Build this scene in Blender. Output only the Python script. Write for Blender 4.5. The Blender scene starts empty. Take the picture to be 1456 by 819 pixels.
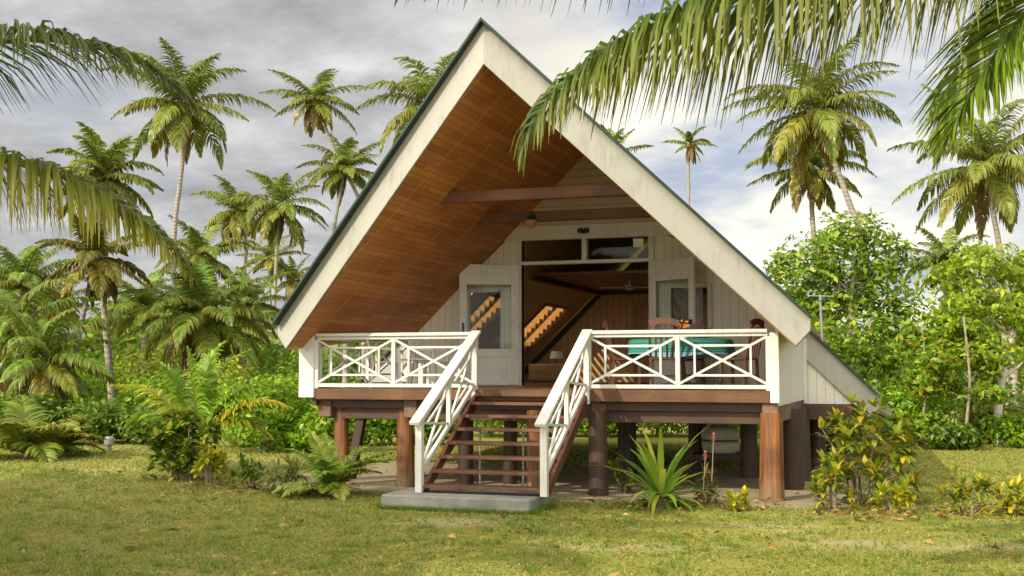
import bpy, math, random
import numpy as np
from mathutils import Vector
R_ = np.random.default_rng(7)
scene = bpy.context.scene
COL = scene.collection
# ------------------------------------------------------------------ camera frame (used to place things at real distances)
TH, FPX, YH = 0.3258, 1721.6, 525.76
CAM = np.array([5.293, -16.848, 1.79])
PIT = math.atan((YH - 409.5) / FPX)
RT = np.array([math.cos(TH), math.sin(TH), 0.0]); FH = np.array([-math.sin(TH), math.cos(TH), 0.0]); UZ = np.array([0, 0, 1.0])
FW = FH * math.cos(PIT) + UZ * math.sin(PIT); UP = -FH * math.sin(PIT) + UZ * math.cos(PIT)
def ray(x, y): return FW + RT * ((x - 728) / FPX) + UP * ((409.5 - y) / FPX)
def at(x, y, d):
    r = ray(x, y); return CAM + r * (d / (r @ FH))
def gr(x, d):
    p = at(x, 526, d); p[2] = 0; return p
def gy(x, y):
    r = ray(x, y); return CAM + r * (-CAM[2] / r[2])

# ------------------------------------------------------------------ object helpers
def tag(o, label=None, cat=None, group=None, kind=None):
    if label: o['label'] = label
    if cat: o['category'] = cat
    if group: o['group'] = group
    if kind: o['kind'] = kind
    return o
def empty(name, loc=(0, 0, 0), label=None, cat=None, group=None):
    o = bpy.data.objects.new(name, None); COL.objects.link(o); o.location = loc; o.empty_display_size = .1
    return tag(o, label, cat, group)
def link(name, me, mat, parent=None):
    o = bpy.data.objects.new(name, me); COL.objects.link(o)
    if mat: me.materials.append(mat)
    if parent: o.parent = parent
    return o
def npmesh(name, V, Q=None, T=None, C=None, smooth=False):
    me = bpy.data.meshes.new(name)
    V = np.asarray(V, np.float32); me.vertices.add(len(V)); me.vertices.foreach_set('co', V.ravel())
    parts = []; sizes = []
    if Q is not None and len(Q): parts.append(np.asarray(Q, np.int32).ravel()); sizes += [np.full(len(Q), 4, np.int32)]
    if T is not None and len(T): parts.append(np.asarray(T, np.int32).ravel()); sizes += [np.full(len(T), 3, np.int32)]
    idx = np.concatenate(parts); sz = np.concatenate(sizes)
    me.loops.add(len(idx)); me.loops.foreach_set('vertex_index', idx)
    me.polygons.add(len(sz)); me.polygons.foreach_set('loop_start', np.concatenate([[0], np.cumsum(sz)[:-1]]).astype(np.int32))
    me.polygons.foreach_set('loop_total', sz)
    if smooth: me.polygons.foreach_set('use_smooth', np.ones(len(sz), bool))
    if C is not None:
        a = me.attributes.new('Col', 'FLOAT_COLOR', 'POINT')
        a.data.foreach_set('color', np.c_[np.asarray(C, np.float32), np.ones(len(V), np.float32)].ravel())
    me.update(calc_edges=True); me.validate()
    return me
class Geo:
    """collects boxes, bars, prisms, tubes -> one mesh object"""
    def __init__(s): s.V = []; s.F = []
    def add(s, V, F):
        n = len(s.V); s.V += [tuple(map(float, v)) for v in V]; s.F += [tuple(i + n for i in f) for f in F]; return s
    def hexa(s, P): return s.add(P, [(0, 3, 2, 1), (4, 5, 6, 7), (0, 1, 5, 4), (1, 2, 6, 5), (2, 3, 7, 6), (3, 0, 4, 7)])
    def box(s, x0, x1, y0, y1, z0, z1, xf=None):
        P = [(x0, y0, z0), (x1, y0, z0), (x1, y1, z0), (x0, y1, z0), (x0, y0, z1), (x1, y0, z1), (x1, y1, z1), (x0, y1, z1)]
        if xf: P = [xf(*p) for p in P]
        return s.hexa(P)
    def bar(s, p, q, w, h, up=(0, 0, 1)):
        p = Vector(p); q = Vector(q); d = (q - p).normalized(); u = Vector(up)
        a = d.cross(u).normalized() * (w / 2); b = a.cross(d).normalized() * (h / 2)
        return s.hexa([p - a - b, p + a - b, q + a - b, q - a - b, p - a + b, p + a + b, q + a + b, q - a + b])
    def prism(s, pts, off):
        n = len(pts); o = Vector(off); A = [Vector(p) for p in pts]
        F = [tuple(range(n)), tuple(range(2 * n - 1, n - 1, -1))] + [(i, i + n, (i + 1) % n + n, (i + 1) % n) for i in range(n)]
        return s.add(A + [a + o for a in A], F)
    def xz(s, poly, y0, y1): return s.prism([(x, y0, z) for x, z in poly], (0, y1 - y0, 0))
    def tube(s, pts, rad, n=10, cap=True):
        pts = [Vector(p) for p in pts]; m = len(pts); rad = rad if hasattr(rad, '__len__') else [rad] * m
        V = []; ref = Vector((.3, .9, .2))
        for i, p in enumerate(pts):
            t = (pts[min(i + 1, m - 1)] - pts[max(i - 1, 0)]).normalized()
            a = t.cross(ref).normalized(); b = t.cross(a)
            V += [p + (a * math.cos(2 * math.pi * k / n) + b * math.sin(2 * math.pi * k / n)) * rad[i] for k in range(n)]
        F = [(i * n + k, i * n + (k + 1) % n, (i + 1) * n + (k + 1) % n, (i + 1) * n + k) for i in range(m - 1) for k in range(n)]
        if cap: F += [tuple(range(n - 1, -1, -1)), tuple(range((m - 1) * n, m * n))]
        return s.add(V, F)
    def lathe(s, c, prof, n=20, squash=1.0):
        V = [(c[0] + r * math.cos(2 * math.pi * k / n), c[1] + r * squash * math.sin(2 * math.pi * k / n), c[2] + z) for r, z in prof for k in range(n)]
        m = len(prof)
        F = [(i * n + k, i * n + (k + 1) % n, (i + 1) * n + (k + 1) % n, (i + 1) * n + k) for i in range(m - 1) for k in range(n)]
        F += [tuple(range(n - 1, -1, -1)), tuple(range((m - 1) * n, m * n))]
        return s.add(V, F)
    def build(s, name, mat, parent=None, bevel=0, smooth=False, label=None):
        me = bpy.data.meshes.new(name); me.from_pydata(s.V, [], s.F); me.update()
        import bmesh
        bm = bmesh.new(); bm.from_mesh(me); bmesh.ops.recalc_face_normals(bm, faces=bm.faces); bm.to_mesh(me); bm.free()
        if smooth: me.polygons.foreach_set('use_smooth', np.ones(len(me.polygons), bool))
        o = link(name, me, mat, parent)
        if bevel:
            b = o.modifiers.new('bevel', 'BEVEL'); b.width = bevel; b.segments = 1; b.limit_method = 'ANGLE'
        if label: o['label'] = label
        return o

# ------------------------------------------------------------------ materials
def newmat(name):
    m = bpy.data.materials.new(name); m.use_nodes = True; nt = m.node_tree
    b = nt.nodes['Principled BSDF']; return m, nt, b
def N(nt, t, **kw):
    n = nt.nodes.new(t)
    for k, v in kw.items():
        if k.startswith('i_'): n.inputs[k[2:].replace('_', ' ')].default_value = v
        else: setattr(n, k, v)
    return n
def ramp(nt, fac, stops):
    r = nt.nodes.new('ShaderNodeValToRGB'); e = r.color_ramp.elements
    while len(e) < len(stops): e.new(.5)
    for el, (p, c) in zip(e, stops): el.position = p; el.color = (*c, 1) if len(c) == 3 else c
    nt.links.new(fac, r.inputs[0]); return r.outputs[0]
def mixc(nt, fac, a, b, mode='MIX'):
    m = nt.nodes.new('ShaderNodeMix'); m.data_type = 'RGBA'; m.blend_type = mode
    for sock, v in ((0, fac), (6, a), (7, b)):
        if hasattr(v, 'links') or hasattr(v, 'is_linked'): nt.links.new(v, m.inputs[sock])
        else: m.inputs[sock].default_value = v if sock == 0 else (*v, 1)
    return m.outputs[2]
def math_(nt, op, a, b=None, c=None, clamp=False):
    m = nt.nodes.new('ShaderNodeMath'); m.operation = op; m.use_clamp = clamp
    for i, v in enumerate((a, b, c)):
        if v is None: continue
        if hasattr(v, 'is_linked'): nt.links.new(v, m.inputs[i])
        else: m.inputs[i].default_value = v
    return m.outputs[0]
def noise(nt, vec, scale, detail=4, rough=.55):
    n = N(nt, 'ShaderNodeTexNoise'); n.inputs['Scale'].default_value = scale; n.inputs['Detail'].default_value = detail; n.inputs['Roughness'].default_value = rough
    if vec is not None: nt.links.new(vec, n.inputs['Vector'])
    return n.outputs['Fac']
def mapping(nt, scale=(1, 1, 1), rot=(0, 0, 0)):
    tc = N(nt, 'ShaderNodeTexCoord'); m = N(nt, 'ShaderNodeMapping'); m.inputs['Scale'].default_value = scale; m.inputs['Rotation'].default_value = rot
    nt.links.new(tc.outputs['Object'], m.inputs['Vector']); return m.outputs[0]
def bump(nt, b, h, strength, dist=.01):
    n = N(nt, 'ShaderNodeBump'); n.inputs['Strength'].default_value = strength; n.inputs['Distance'].default_value = dist
    nt.links.new(h, n.inputs['Height']); nt.links.new(n.outputs[0], b.inputs['Normal'])
def wood(name, c0, c1, axis='x', scale=1.0, rough=.55, stain=None):
    m, nt, b = newmat(name); s = {'x': (1.2, 14, 14), 'y': (14, 1.2, 14), 'z': (14, 14, 1.2)}[axis]
    f = noise(nt, mapping(nt, tuple(v * scale for v in s)), 1.0, 6, .65)
    c = ramp(nt, f, [(.3, c0), (.7, c1)])
    big = noise(nt, mapping(nt, (1.5, 1.5, 1.5)), 1.3, 3)
    c = mixc(nt, ramp(nt, big, [(.42, (0, 0, 0)), (.65, (.55, .55, .55))]), c, stain or tuple(v * .55 for v in c0))
    nt.links.new(c, b.inputs['Base Color']); b.inputs['Roughness'].default_value = rough; bump(nt, b, f, .35, .006); return m
def splash(m):
    nt = m.node_tree; b = nt.nodes['Principled BSDF']; src = b.inputs['Base Color'].links[0].from_socket
    tc = N(nt, 'ShaderNodeTexCoord'); sx = N(nt, 'ShaderNodeSeparateXYZ'); nt.links.new(tc.outputs['Object'], sx.inputs[0])
    z = math_(nt, 'ADD', sx.outputs[2], math_(nt, 'MULTIPLY', noise(nt, tc.outputs['Object'], 7, 5), -.45)); k = N(nt, 'ShaderNodeMapRange'); k.inputs['From Min'].default_value = .12; k.inputs['From Max'].default_value = -.12; k.inputs['To Max'].default_value = .5; nt.links.new(z, k.inputs['Value'])
    cr = noise(nt, mapping(nt, (22, 22, .8)), 1, 3); c = mixc(nt, ramp(nt, cr, [(.60, (0, 0, 0)), (.68, (.8, .8, .8))]), src, (.03, .014, .008))
    nt.links.new(mixc(nt, k.outputs[0], c, (.20, .15, .09)), b.inputs['Base Color'])
def paint(name, col, dirt=(.42, .38, .28), amount=.35, boards=None, rough=.5):
    m, nt, b = newmat(name); mp = mapping(nt)
    f = noise(nt, mp, 1.7, 6, .7); g = noise(nt, mapping(nt, (9, 9, 1.4)), 2, 4)
    k = math_(nt, 'MULTIPLY', ramp(nt, f, [(.45, (0, 0, 0)), (.75, (1, 1, 1))]), ramp(nt, g, [(.4, (0, 0, 0)), (.75, (1, 1, 1))]))
    c = mixc(nt, math_(nt, 'MULTIPLY', k, amount), col, dirt)
    h = g
    if boards:
        ax, w, gc = boards
        sx = N(nt, 'ShaderNodeSeparateXYZ'); nt.links.new(mp, sx.inputs[0])
        u = math_(nt, 'FRACT', math_(nt, 'DIVIDE', sx.outputs['XYZ'.index(ax)], w))
        gap = math_(nt, 'LESS_THAN', u, .07)
        c = mixc(nt, gap, c, gc)
        idx = math_(nt, 'FLOOR', math_(nt, 'DIVIDE', sx.outputs['XYZ'.index(ax)], w))
        wn = N(nt, 'ShaderNodeTexWhiteNoise'); wn.noise_dimensions = '1D'; nt.links.new(idx, wn.inputs['W'])
        c = mixc(nt, math_(nt, 'MULTIPLY', wn.outputs['Value'], .14), c, tuple(v * .6 for v in col))
        h = math_(nt, 'SUBTRACT', 1.0, gap)
    nt.links.new(c, b.inputs['Base Color']); b.inputs['Roughness'].default_value = rough; bump(nt, b, h, .3, .008); return m
def plain(name, col, rough=.5, metal=0, spec=None):
    m, nt, b = newmat(name); f = noise(nt, mapping(nt), 6, 5)
    nt.links.new(mixc(nt, f, tuple(v * .75 for v in col), tuple(min(1, v * 1.2) for v in col)), b.inputs['Base Color'])
    b.inputs['Roughness'].default_value = rough; b.inputs['Metallic'].default_value = metal; return m
def planks(name, sgn, ca, cb, cm, w=.115, length=1.6, rough=.45, flat=False, off=.37, batten=None):
    """boards along Y, stacked up a 44 degree slope (or along z when flat)"""
    m, nt, b = newmat(name); tc = N(nt, 'ShaderNodeTexCoord'); sx = N(nt, 'ShaderNodeSeparateXYZ'); nt.links.new(tc.outputs['Object'], sx.inputs[0])
    v = math_(nt, 'MULTIPLY_ADD', sx.outputs[0], .714 * sgn, math_(nt, 'MULTIPLY', sx.outputs[2], .70)) if not flat else sx.outputs[0]
    u = sx.outputs[1]
    cv = N(nt, 'ShaderNodeCombineXYZ'); nt.links.new(u, cv.inputs[0]); nt.links.new(v, cv.inputs[1])
    br = N(nt, 'ShaderNodeTexBrick'); nt.links.new(cv.outputs[0], br.inputs['Vector']); br.offset = off; br.offset_frequency = 2
    for k, val in (('Scale', 1.0), ('Mortar Size', .006), ('Mortar Smooth', .3), ('Bias', 0.0), ('Brick Width', length), ('Row Height', w)): br.inputs[k].default_value = val
    br.inputs['Color1'].default_value = (*ca, 1); br.inputs['Color2'].default_value = (*cb, 1); br.inputs['Mortar'].default_value = (*cm, 1)
    mp = N(nt, 'ShaderNodeMapping'); mp.inputs['Scale'].default_value = (2.2, 26, 1); nt.links.new(cv.outputs[0], mp.inputs['Vector'])
    g = noise(nt, mp.outputs[0], 1, 6, .65)
    mp2 = N(nt, 'ShaderNodeMapping'); mp2.inputs['Scale'].default_value = (.6, 1.4, 1); nt.links.new(cv.outputs[0], mp2.inputs['Vector'])
    g2 = noise(nt, mp2.outputs[0], 1, 4)
    c = mixc(nt, ramp(nt, g, [(.35, (.0, .0, .0)), (.75, (.7, .7, .7))]), br.outputs['Color'], tuple(v * .55 for v in ca))
    c = mixc(nt, ramp(nt, g2, [(.4, (0, 0, 0)), (.7, (.45, .45, .45))]), c, tuple(v * .6 for v in cb))
    if batten: c = mixc(nt, math_(nt, 'MULTIPLY', math_(nt, 'LESS_THAN', math_(nt, 'FRACT', math_(nt, 'DIVIDE', u, batten)), .028), .6), c, (.72, .42, .18))
    nt.links.new(c, b.inputs['Base Color']); b.inputs['Roughness'].default_value = rough
    bump(nt, b, math_(nt, 'SUBTRACT', math_(nt, 'MULTIPLY', g, .3), br.outputs['Fac']), .35, .006); return m
def leafmat(name, trans=.4, rough=.42, spec=.35):
    m, nt, b = newmat(name); a = N(nt, 'ShaderNodeAttribute'); a.attribute_name = 'Col'
    nt.links.new(a.outputs['Color'], b.inputs['Base Color']); b.inputs['Roughness'].default_value = rough; b.inputs['Specular IOR Level'].default_value = spec
    t = N(nt, 'ShaderNodeBsdfTranslucent'); nt.links.new(mixc(nt, .5, a.outputs['Color'], (.45, .5, .03), 'MIX'), t.inputs['Color'])
    gm = N(nt, 'ShaderNodeGamma'); nt.links.new(a.outputs['Color'], gm.inputs[0]); gm.inputs[1].default_value = .85; nt.links.new(gm.outputs[0], t.inputs['Color'])
    x = N(nt, 'ShaderNodeMixShader'); x.inputs[0].default_value = trans
    nt.links.new(b.outputs[0], x.inputs[1]); nt.links.new(t.outputs[0], x.inputs[2]); nt.links.new(x.outputs[0], nt.nodes['Material Output'].inputs['Surface']); return m
def glassmat():
    m, nt, b = newmat('window glass'); nt.nodes.remove(b)
    t = N(nt, 'ShaderNodeBsdfTransparent'); t.inputs[0].default_value = (.9, .93, .92, 1); g = N(nt, 'ShaderNodeBsdfGlossy'); g.inputs['Roughness'].default_value = .03
    fr = N(nt, 'ShaderNodeFresnel'); fr.inputs[0].default_value = 1.2; x = N(nt, 'ShaderNodeMixShader')
    nt.links.new(fr.outputs[0], x.inputs[0]); nt.links.new(t.outputs[0], x.inputs[1]); nt.links.new(g.outputs[0], x.inputs[2])
    nt.links.new(x.outputs[0], nt.nodes['Material Output'].inputs['Surface']); return m

M = {}
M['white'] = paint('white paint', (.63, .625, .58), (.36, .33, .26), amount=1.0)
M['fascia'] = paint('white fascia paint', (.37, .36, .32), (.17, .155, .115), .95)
M['wallv'] = paint('white wall boards', (.74, .71, .61), amount=.4, boards=('X', .14, (.45, .42, .34)))
M['siding'] = paint('taupe siding', (.52, .42, .27), (.3, .22, .13), .4, boards=('Z', .13, (.16, .13, .09)))
M['soffL'] = planks('soffit boards left', 1, (.70, .30, .09), (.44, .15, .042), (.25, .09, .026), w=.10, length=1.25, off=0.5, rough=.6, batten=.95)
M['soffR'] = planks('soffit boards right', -1, (.70, .30, .09), (.44, .15, .042), (.25, .09, .026), w=.10, length=1.25, off=0.5, rough=.6, batten=.95)
M['slopeL'] = planks('room slope boards left', 1, (.68, .40, .18), (.58, .32, .14), (.25, .13, .06))
M['slopeR'] = planks('room slope boards right', -1, (.68, .40, .18), (.58, .32, .14), (.25, .13, .06))
M['deck'] = planks('deck boards', 1, (.30, .14, .06), (.24, .11, .05), (.04, .02, .01), w=.12, flat=True)
M['ceil'] = planks('ceiling boards', 1, (.34, .13, .07), (.29, .11, .06), (.1, .04, .02), w=.14, flat=True)
M['rim'] = wood('rim timber', (.08, .032, .012), (.19, .078, .024), 'x')
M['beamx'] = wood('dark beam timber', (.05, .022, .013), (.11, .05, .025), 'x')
M['beamy'] = wood('girder timber', (.12, .065, .035), (.24, .14, .075), 'y')
M['tie'] = wood('tie beam timber', (.14, .055, .026), (.24, .10, .05), 'x')
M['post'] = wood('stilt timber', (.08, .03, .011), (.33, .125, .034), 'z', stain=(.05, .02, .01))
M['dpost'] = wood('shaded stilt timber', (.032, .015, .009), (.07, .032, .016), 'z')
splash(M['post'])
M['tread'] = wood('stair timber', (.085, .036, .018), (.18, .075, .034), 'x')
M['string'] = wood('stringer timber', (.065, .026, .014), (.14, .055, .026), 'y')
M['inner'] = paint('brown wall panelling', (.66, .40, .19), (.4, .22, .09), .5, boards=('X', .16, (.22, .11, .05)))
M['indoor'] = wood('room door timber', (.5, .28, .11), (.62, .36, .15), 'z')
M['chair'] = wood('mahogany', (.075, .03, .015), (.15, .06, .028), 'z', rough=.35)
M['green'] = paint('dark green roof sheet', (.010, .034, .026), (.015, .022, .015), .5, rough=.4)
M['glass'] = glassmat()
M['black'] = plain('black metal', (.012, .012, .013), .4)
M['grey'] = plain('galvanised metal', (.33, .34, .36), .45, .6)
M['tank'] = plain('cream plastic tank', (.62, .58, .44), .5)
M['wplast'] = plain('white plastic', (.82, .82, .80), .35)
M['terra'] = plain('terracotta', (.42, .2, .12), .8)
M['ora'] = plain('orange petals', (.62, .2, .03), .6)
M['paper'] = plain('white paper', (.85, .86, .88), .7)
M['shade'] = plain('cream lamp cloth', (.75, .68, .5), .8)
M['leaf'] = leafmat('leaf blades')
M['frond'] = leafmat('palm leaflets', .38, .36, .45)
def m_slat():
    m, nt, b = newmat('honey wood louvre'); f = noise(nt, mapping(nt, (14, 2, 14)), 1.5, 4)
    c = ramp(nt, f, [(.3, (.80, .52, .25)), (.7, (.93, .70, .40))]); nt.links.new(c, b.inputs['Base Color'])
    t = N(nt, 'ShaderNodeBsdfTranslucent'); nt.links.new(c, t.inputs[0]); x = N(nt, 'ShaderNodeMixShader'); x.inputs[0].default_value = .75
    nt.links.new(b.outputs[0], x.inputs[1]); nt.links.new(t.outputs[0], x.inputs[2]); nt.links.new(x.outputs[0], nt.nodes['Material Output'].inputs['Surface']); return m
M['slat'] = m_slat()
def m_cloth():
    m, nt, b = newmat('teal striped cloth'); sx = N(nt, 'ShaderNodeSeparateXYZ'); nt.links.new(mapping(nt), sx.inputs[0])
    z = math_(nt, 'FRACT', math_(nt, 'MULTIPLY', sx.outputs[2], 22.0))
    c = mixc(nt, math_(nt, 'LESS_THAN', z, .3), (.02, .17, .14), (.06, .30, .26))
    c = mixc(nt, math_(nt, 'LESS_THAN', sx.outputs[2], -.205), c, (.20, .36, .5))
    nt.links.new(c, b.inputs['Base Color']); b.inputs['Roughness'].default_value = .85; return m
M['cloth'] = m_cloth()
def m_conc():
    m, nt, b = newmat('weathered concrete'); f = noise(nt, mapping(nt), 3, 8, .7); g = noise(nt, mapping(nt, (1, 1, 4)), 1.3, 4)
    c = ramp(nt, f, [(.3, (.17, .165, .15)), (.7, (.36, .345, .31))]); c = mixc(nt, ramp(nt, g, [(.45, (0, 0, 0)), (.7, (.6, .6, .6))]), c, (.12, .13, .08))
    nt.links.new(c, b.inputs['Base Color']); b.inputs['Roughness'].default_value = .9; bump(nt, b, f, .4, .01); return m
M['conc'] = m_conc()
def m_bark(name, a, c2, ring=True, sc=7.0):
    m, nt, b = newmat(name); mp = mapping(nt); f = noise(nt, mp, 5, 6, .7)
    c = ramp(nt, f, [(.3, a), (.7, c2)])
    if ring:
        w = N(nt, 'ShaderNodeTexWave'); w.wave_type = 'BANDS'; w.bands_direction = 'Z'; w.inputs['Scale'].default_value = sc; w.inputs['Distortion'].default_value = 2.5; w.inputs['Detail'].default_value = 2
        nt.links.new(mp, w.inputs['Vector']); c = mixc(nt, math_(nt, 'MULTIPLY', w.outputs['Fac'], .45), c, tuple(v * .5 for v in a)); bump(nt, b, w.outputs['Fac'], .4, .02)
    nt.links.new(c, b.inputs['Base Color']); b.inputs['Roughness'].default_value = .9; return m
M['pbark'] = m_bark('palm trunk bark', (.22, .19, .16), (.40, .36, .31), True, 1.8)
M['bark'] = m_bark('tree bark', (.16, .12, .085), (.36, .30, .24), False)
M['pale'] = m_bark('pale tree bark', (.36, .33, .28), (.58, .54, .48), False)

# ------------------------------------------------------------------ ground
PATCH = [(tuple(gy(880, 778)[:2]), 1.0, .32), (tuple(gy(1210, 772)[:2]), .8, .28), (tuple(gy(1390, 779)[:2]), 1.1, .3), (tuple(gy(1090, 748)[:2]), .7, .22), (tuple(gy(640, 742)[:2]), .9, .45), (tuple(gy(160, 668)[:2]), .8, .5), (tuple(gy(330, 660)[:2]), 1.0, .5)]
def m_ground():
    m, nt, b = newmat('lawn soil and sand'); tc = N(nt, 'ShaderNodeTexCoord'); P = tc.outputs['Object']
    sx = N(nt, 'ShaderNodeSeparateXYZ'); nt.links.new(P, sx.inputs[0]); X, Y = sx.outputs[0], sx.outputs[1]
    n1 = noise(nt, P, .35, 5, .6); n2 = noise(nt, P, 2.3, 6, .7); n3 = noise(nt, P, 22, 5, .7)
    g = ramp(nt, n1, [(.35, (.22, .235, .04)), (.55, (.30, .285, .07)), (.72, (.38, .32, .12))])
    g = mixc(nt, ramp(nt, n2, [(.35, (.75, .75, .75)), (.6, (0, 0, 0))]), g, (.21, .21, .035))
    g = mixc(nt, ramp(nt, n3, [(.35, (.6, .6, .6)), (.65, (0, 0, 0))]), g, (.24, .20, .06))
    # bare patches in the lawn
    wv = N(nt, 'ShaderNodeMapping'); wv.inputs['Scale'].default_value = (.35, 1.1, 1); nt.links.new(P, wv.inputs['Vector'])
    bare = ramp(nt, noise(nt, wv.outputs[0], .8, 6, .65), [(.60, (0, 0, 0)), (.70, (.8, .8, .8))])
    g = mixc(nt, bare, g, (.50, .42, .26))
    for (px, py), ra, rb in PATCH:
        ca, sa = RT[0], RT[1]
        u = math_(nt, 'DIVIDE', math_(nt, 'ADD', math_(nt, 'MULTIPLY', math_(nt, 'SUBTRACT', X, px), ca), math_(nt, 'MULTIPLY', math_(nt, 'SUBTRACT', Y, py), sa)), ra)
        v = math_(nt, 'DIVIDE', math_(nt, 'SUBTRACT', math_(nt, 'MULTIPLY', math_(nt, 'SUBTRACT', Y, py), ca), math_(nt, 'MULTIPLY', math_(nt, 'SUBTRACT', X, px), sa)), rb)
        q = math_(nt, 'ADD', math_(nt, 'SQRT', math_(nt, 'ADD', math_(nt, 'MULTIPLY', u, u), math_(nt, 'MULTIPLY', v, v))), math_(nt, 'MULTIPLY', math_(nt, 'SUBTRACT', n2, .5), 2.2))
        k = N(nt, 'ShaderNodeMapRange'); k.inputs['From Min'].default_value = 1.1; k.inputs['From Max'].default_value = .5; k.inputs['To Max'].default_value = .6; nt.links.new(q, k.inputs['Value'])
        g = mixc(nt, k.outputs[0], g, (.40, .34, .20))
    # sand under and round the house
    wob = math_(nt, 'MULTIPLY', math_(nt, 'SUBTRACT', n2, .5), 1.6)
    dx = math_(nt, 'SUBTRACT', math_(nt, 'ABSOLUTE', math_(nt, 'ADD', X, .2)), 4.6)
    dy = math_(nt, 'SUBTRACT', math_(nt, 'ABSOLUTE', math_(nt, 'SUBTRACT', Y, 2.2)), 2.9)
    d = math_(nt, 'ADD', math_(nt, 'MAXIMUM', dx, dy), wob)
    k = N(nt, 'ShaderNodeMapRange'); k.inputs['From Min'].default_value = .25; k.inputs['From Max'].default_value = -.25; nt.links.new(d, k.inputs['Value'])
    sand = ramp(nt, n3, [(.3, (.25, .20, .125)), (.7, (.40, .335, .225))])
    c = mixc(nt, k.outputs[0], g, sand)
    nt.links.new(c, b.inputs['Base Color']); b.inputs['Roughness'].default_value = .95; b.inputs['Specular IOR Level'].default_value = .1
    bump(nt, b, math_(nt, 'ADD', n3, n2), .5, .03); return m
def ground():
    xs = np.concatenate([np.linspace(-900, -40, 12), np.linspace(-36, 36, 73), np.linspace(40, 900, 12)])
    ys = np.concatenate([np.linspace(-500, -30, 8), np.linspace(-26, 46, 73), np.linspace(50, 1200, 14)])
    XX, YY = np.meshgrid(xs, ys, indexing='ij'); Z = np.zeros_like(XX)
    nx, ny = len(xs), len(ys); i = np.arange(nx - 1)[:, None] * ny + np.arange(ny - 1)[None]
    Q = np.stack([i, i + ny, i + ny + 1, i + 1], -1).reshape(-1, 4)
    o = link('ground', npmesh('ground', np.stack([XX, YY, Z], -1).reshape(-1, 3), Q), m_ground())
    tag(o, kind='structure')
ground()
def lawn():
    n = 230000; d = 9.2 + (R_.random(n) ** 1.5) * 20; x = R_.random(n) * 1640 - 90
    r = RT[None] * ((x - 728) / FPX * d)[:, None] + FH[None] * d[:, None] + CAM[None]; P = r * [1, 1, 0]
    sand = (np.maximum(np.abs(P[:, 0] + .2) - 4.6, np.abs(P[:, 1] - 2.2) - 2.9) < -.05)
    keep = ~(sand & (R_.random(n) < .985))
    q = np.sin(P[:, 0] * 1.3 + np.sin(P[:, 1] * 1.1) * 1.7) * np.sin(P[:, 1] * 2.1 + 1.3 * np.sin(P[:, 0] * .7))
    keep &= R_.random(n) < (.62 + .38 * q)
    for c_, ra, rb in PATCH:
        e_ = P[:, :2] - c_; u_ = (e_ @ RT[:2]) / ra; v_ = (e_ @ FH[:2]) / rb; keep &= ~((np.hypot(u_, v_) + R_.normal(0, .5, n) < .9) & (R_.random(n) < .55))
    P = P[keep]; n = len(P); a = R_.random(n) * 6.283; h = (.010 + .022 * R_.random(n) ** 2) * (.8 + .06 * (d[keep] - 9)); w = .006 + .0007 * d[keep]
    S = np.c_[np.cos(a), np.sin(a), np.zeros(n)]; L = R_.normal(0, .9, (n, 3)) * [1, 1, 0]
    V = np.stack([P - S * w[:, None], P + S * w[:, None], P + (L + UZ) * h[:, None]], 1).reshape(-1, 3)
    t = R_.random(n)[:, None]; t = t * .45 + .28 + .22 * (np.sin(P[:, :1] * .9 + 2 * np.sin(P[:, 1:2] * .5)) * np.sin(P[:, 1:2] * 1.7 + np.sin(P[:, :1] * .6))); c = np.array([.18, .245, .03]) * (1 - t) + np.array([.35, .34, .07]) * t
    dry = R_.random(n) < .07; c[dry] = np.array([.46, .38, .17])
    cn = 900; cd_ = 9.5 + 13 * R_.random(cn); cx_ = R_.random(cn) * 1500 - 20; cp = (CAM + RT * ((cx_ - 728) / FPX * cd_)[:, None] + FH * cd_[:, None]) * [1, 1, 0]
    k = R_.integers(0, cn, 16000); tp = cp[k] + R_.normal(0, .05, (16000, 3)) * [1, 1, 0]; ed = R_.random((5200, 2)); side = R_.integers(0, 3, 5200); ex = np.where(side == 0, -1.36 + 2.02 * ed[:, 0], np.where(side == 1, -1.37 - .06 * ed[:, 1], .67 + .06 * ed[:, 1])); ey = np.where(side == 0, -2.46 - .07 * ed[:, 1], -2.45 + .9 * ed[:, 0])
    tp = np.concatenate([tp, np.c_[ex, ey, np.zeros(5200)]])
    ok = ~((np.abs(tp[:, 0] + .2) < 4.6) & (np.abs(tp[:, 1] - 2.2) < 2.9)); tp = tp[ok]; nt_ = len(tp)
    a = R_.random(nt_) * 6.283; S2 = np.c_[np.cos(a), np.sin(a), np.zeros(nt_)] * .007; hh = (.03 + .05 * R_.random(nt_))[:, None]; V2 = np.stack([tp - S2, tp + S2, tp + (UZ + R_.normal(0, .5, (nt_, 3)) * [1, 1, 0]) * hh], 1).reshape(-1, 3)
    c2 = np.array([.15, .23, .03]) * (.7 + .7 * R_.random((nt_, 1))); V = np.concatenate([V, V2]); c = np.concatenate([c, c2]); n = len(c)
    o = link('grass', npmesh('grass', V, None, np.arange(3 * n).reshape(-1, 3), np.repeat(c, 3, 0)), M['leaf'])
    tag(o, 'short patchy olive green lawn grass in front of the cottage', 'grass', kind='stuff')
lawn()

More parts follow.
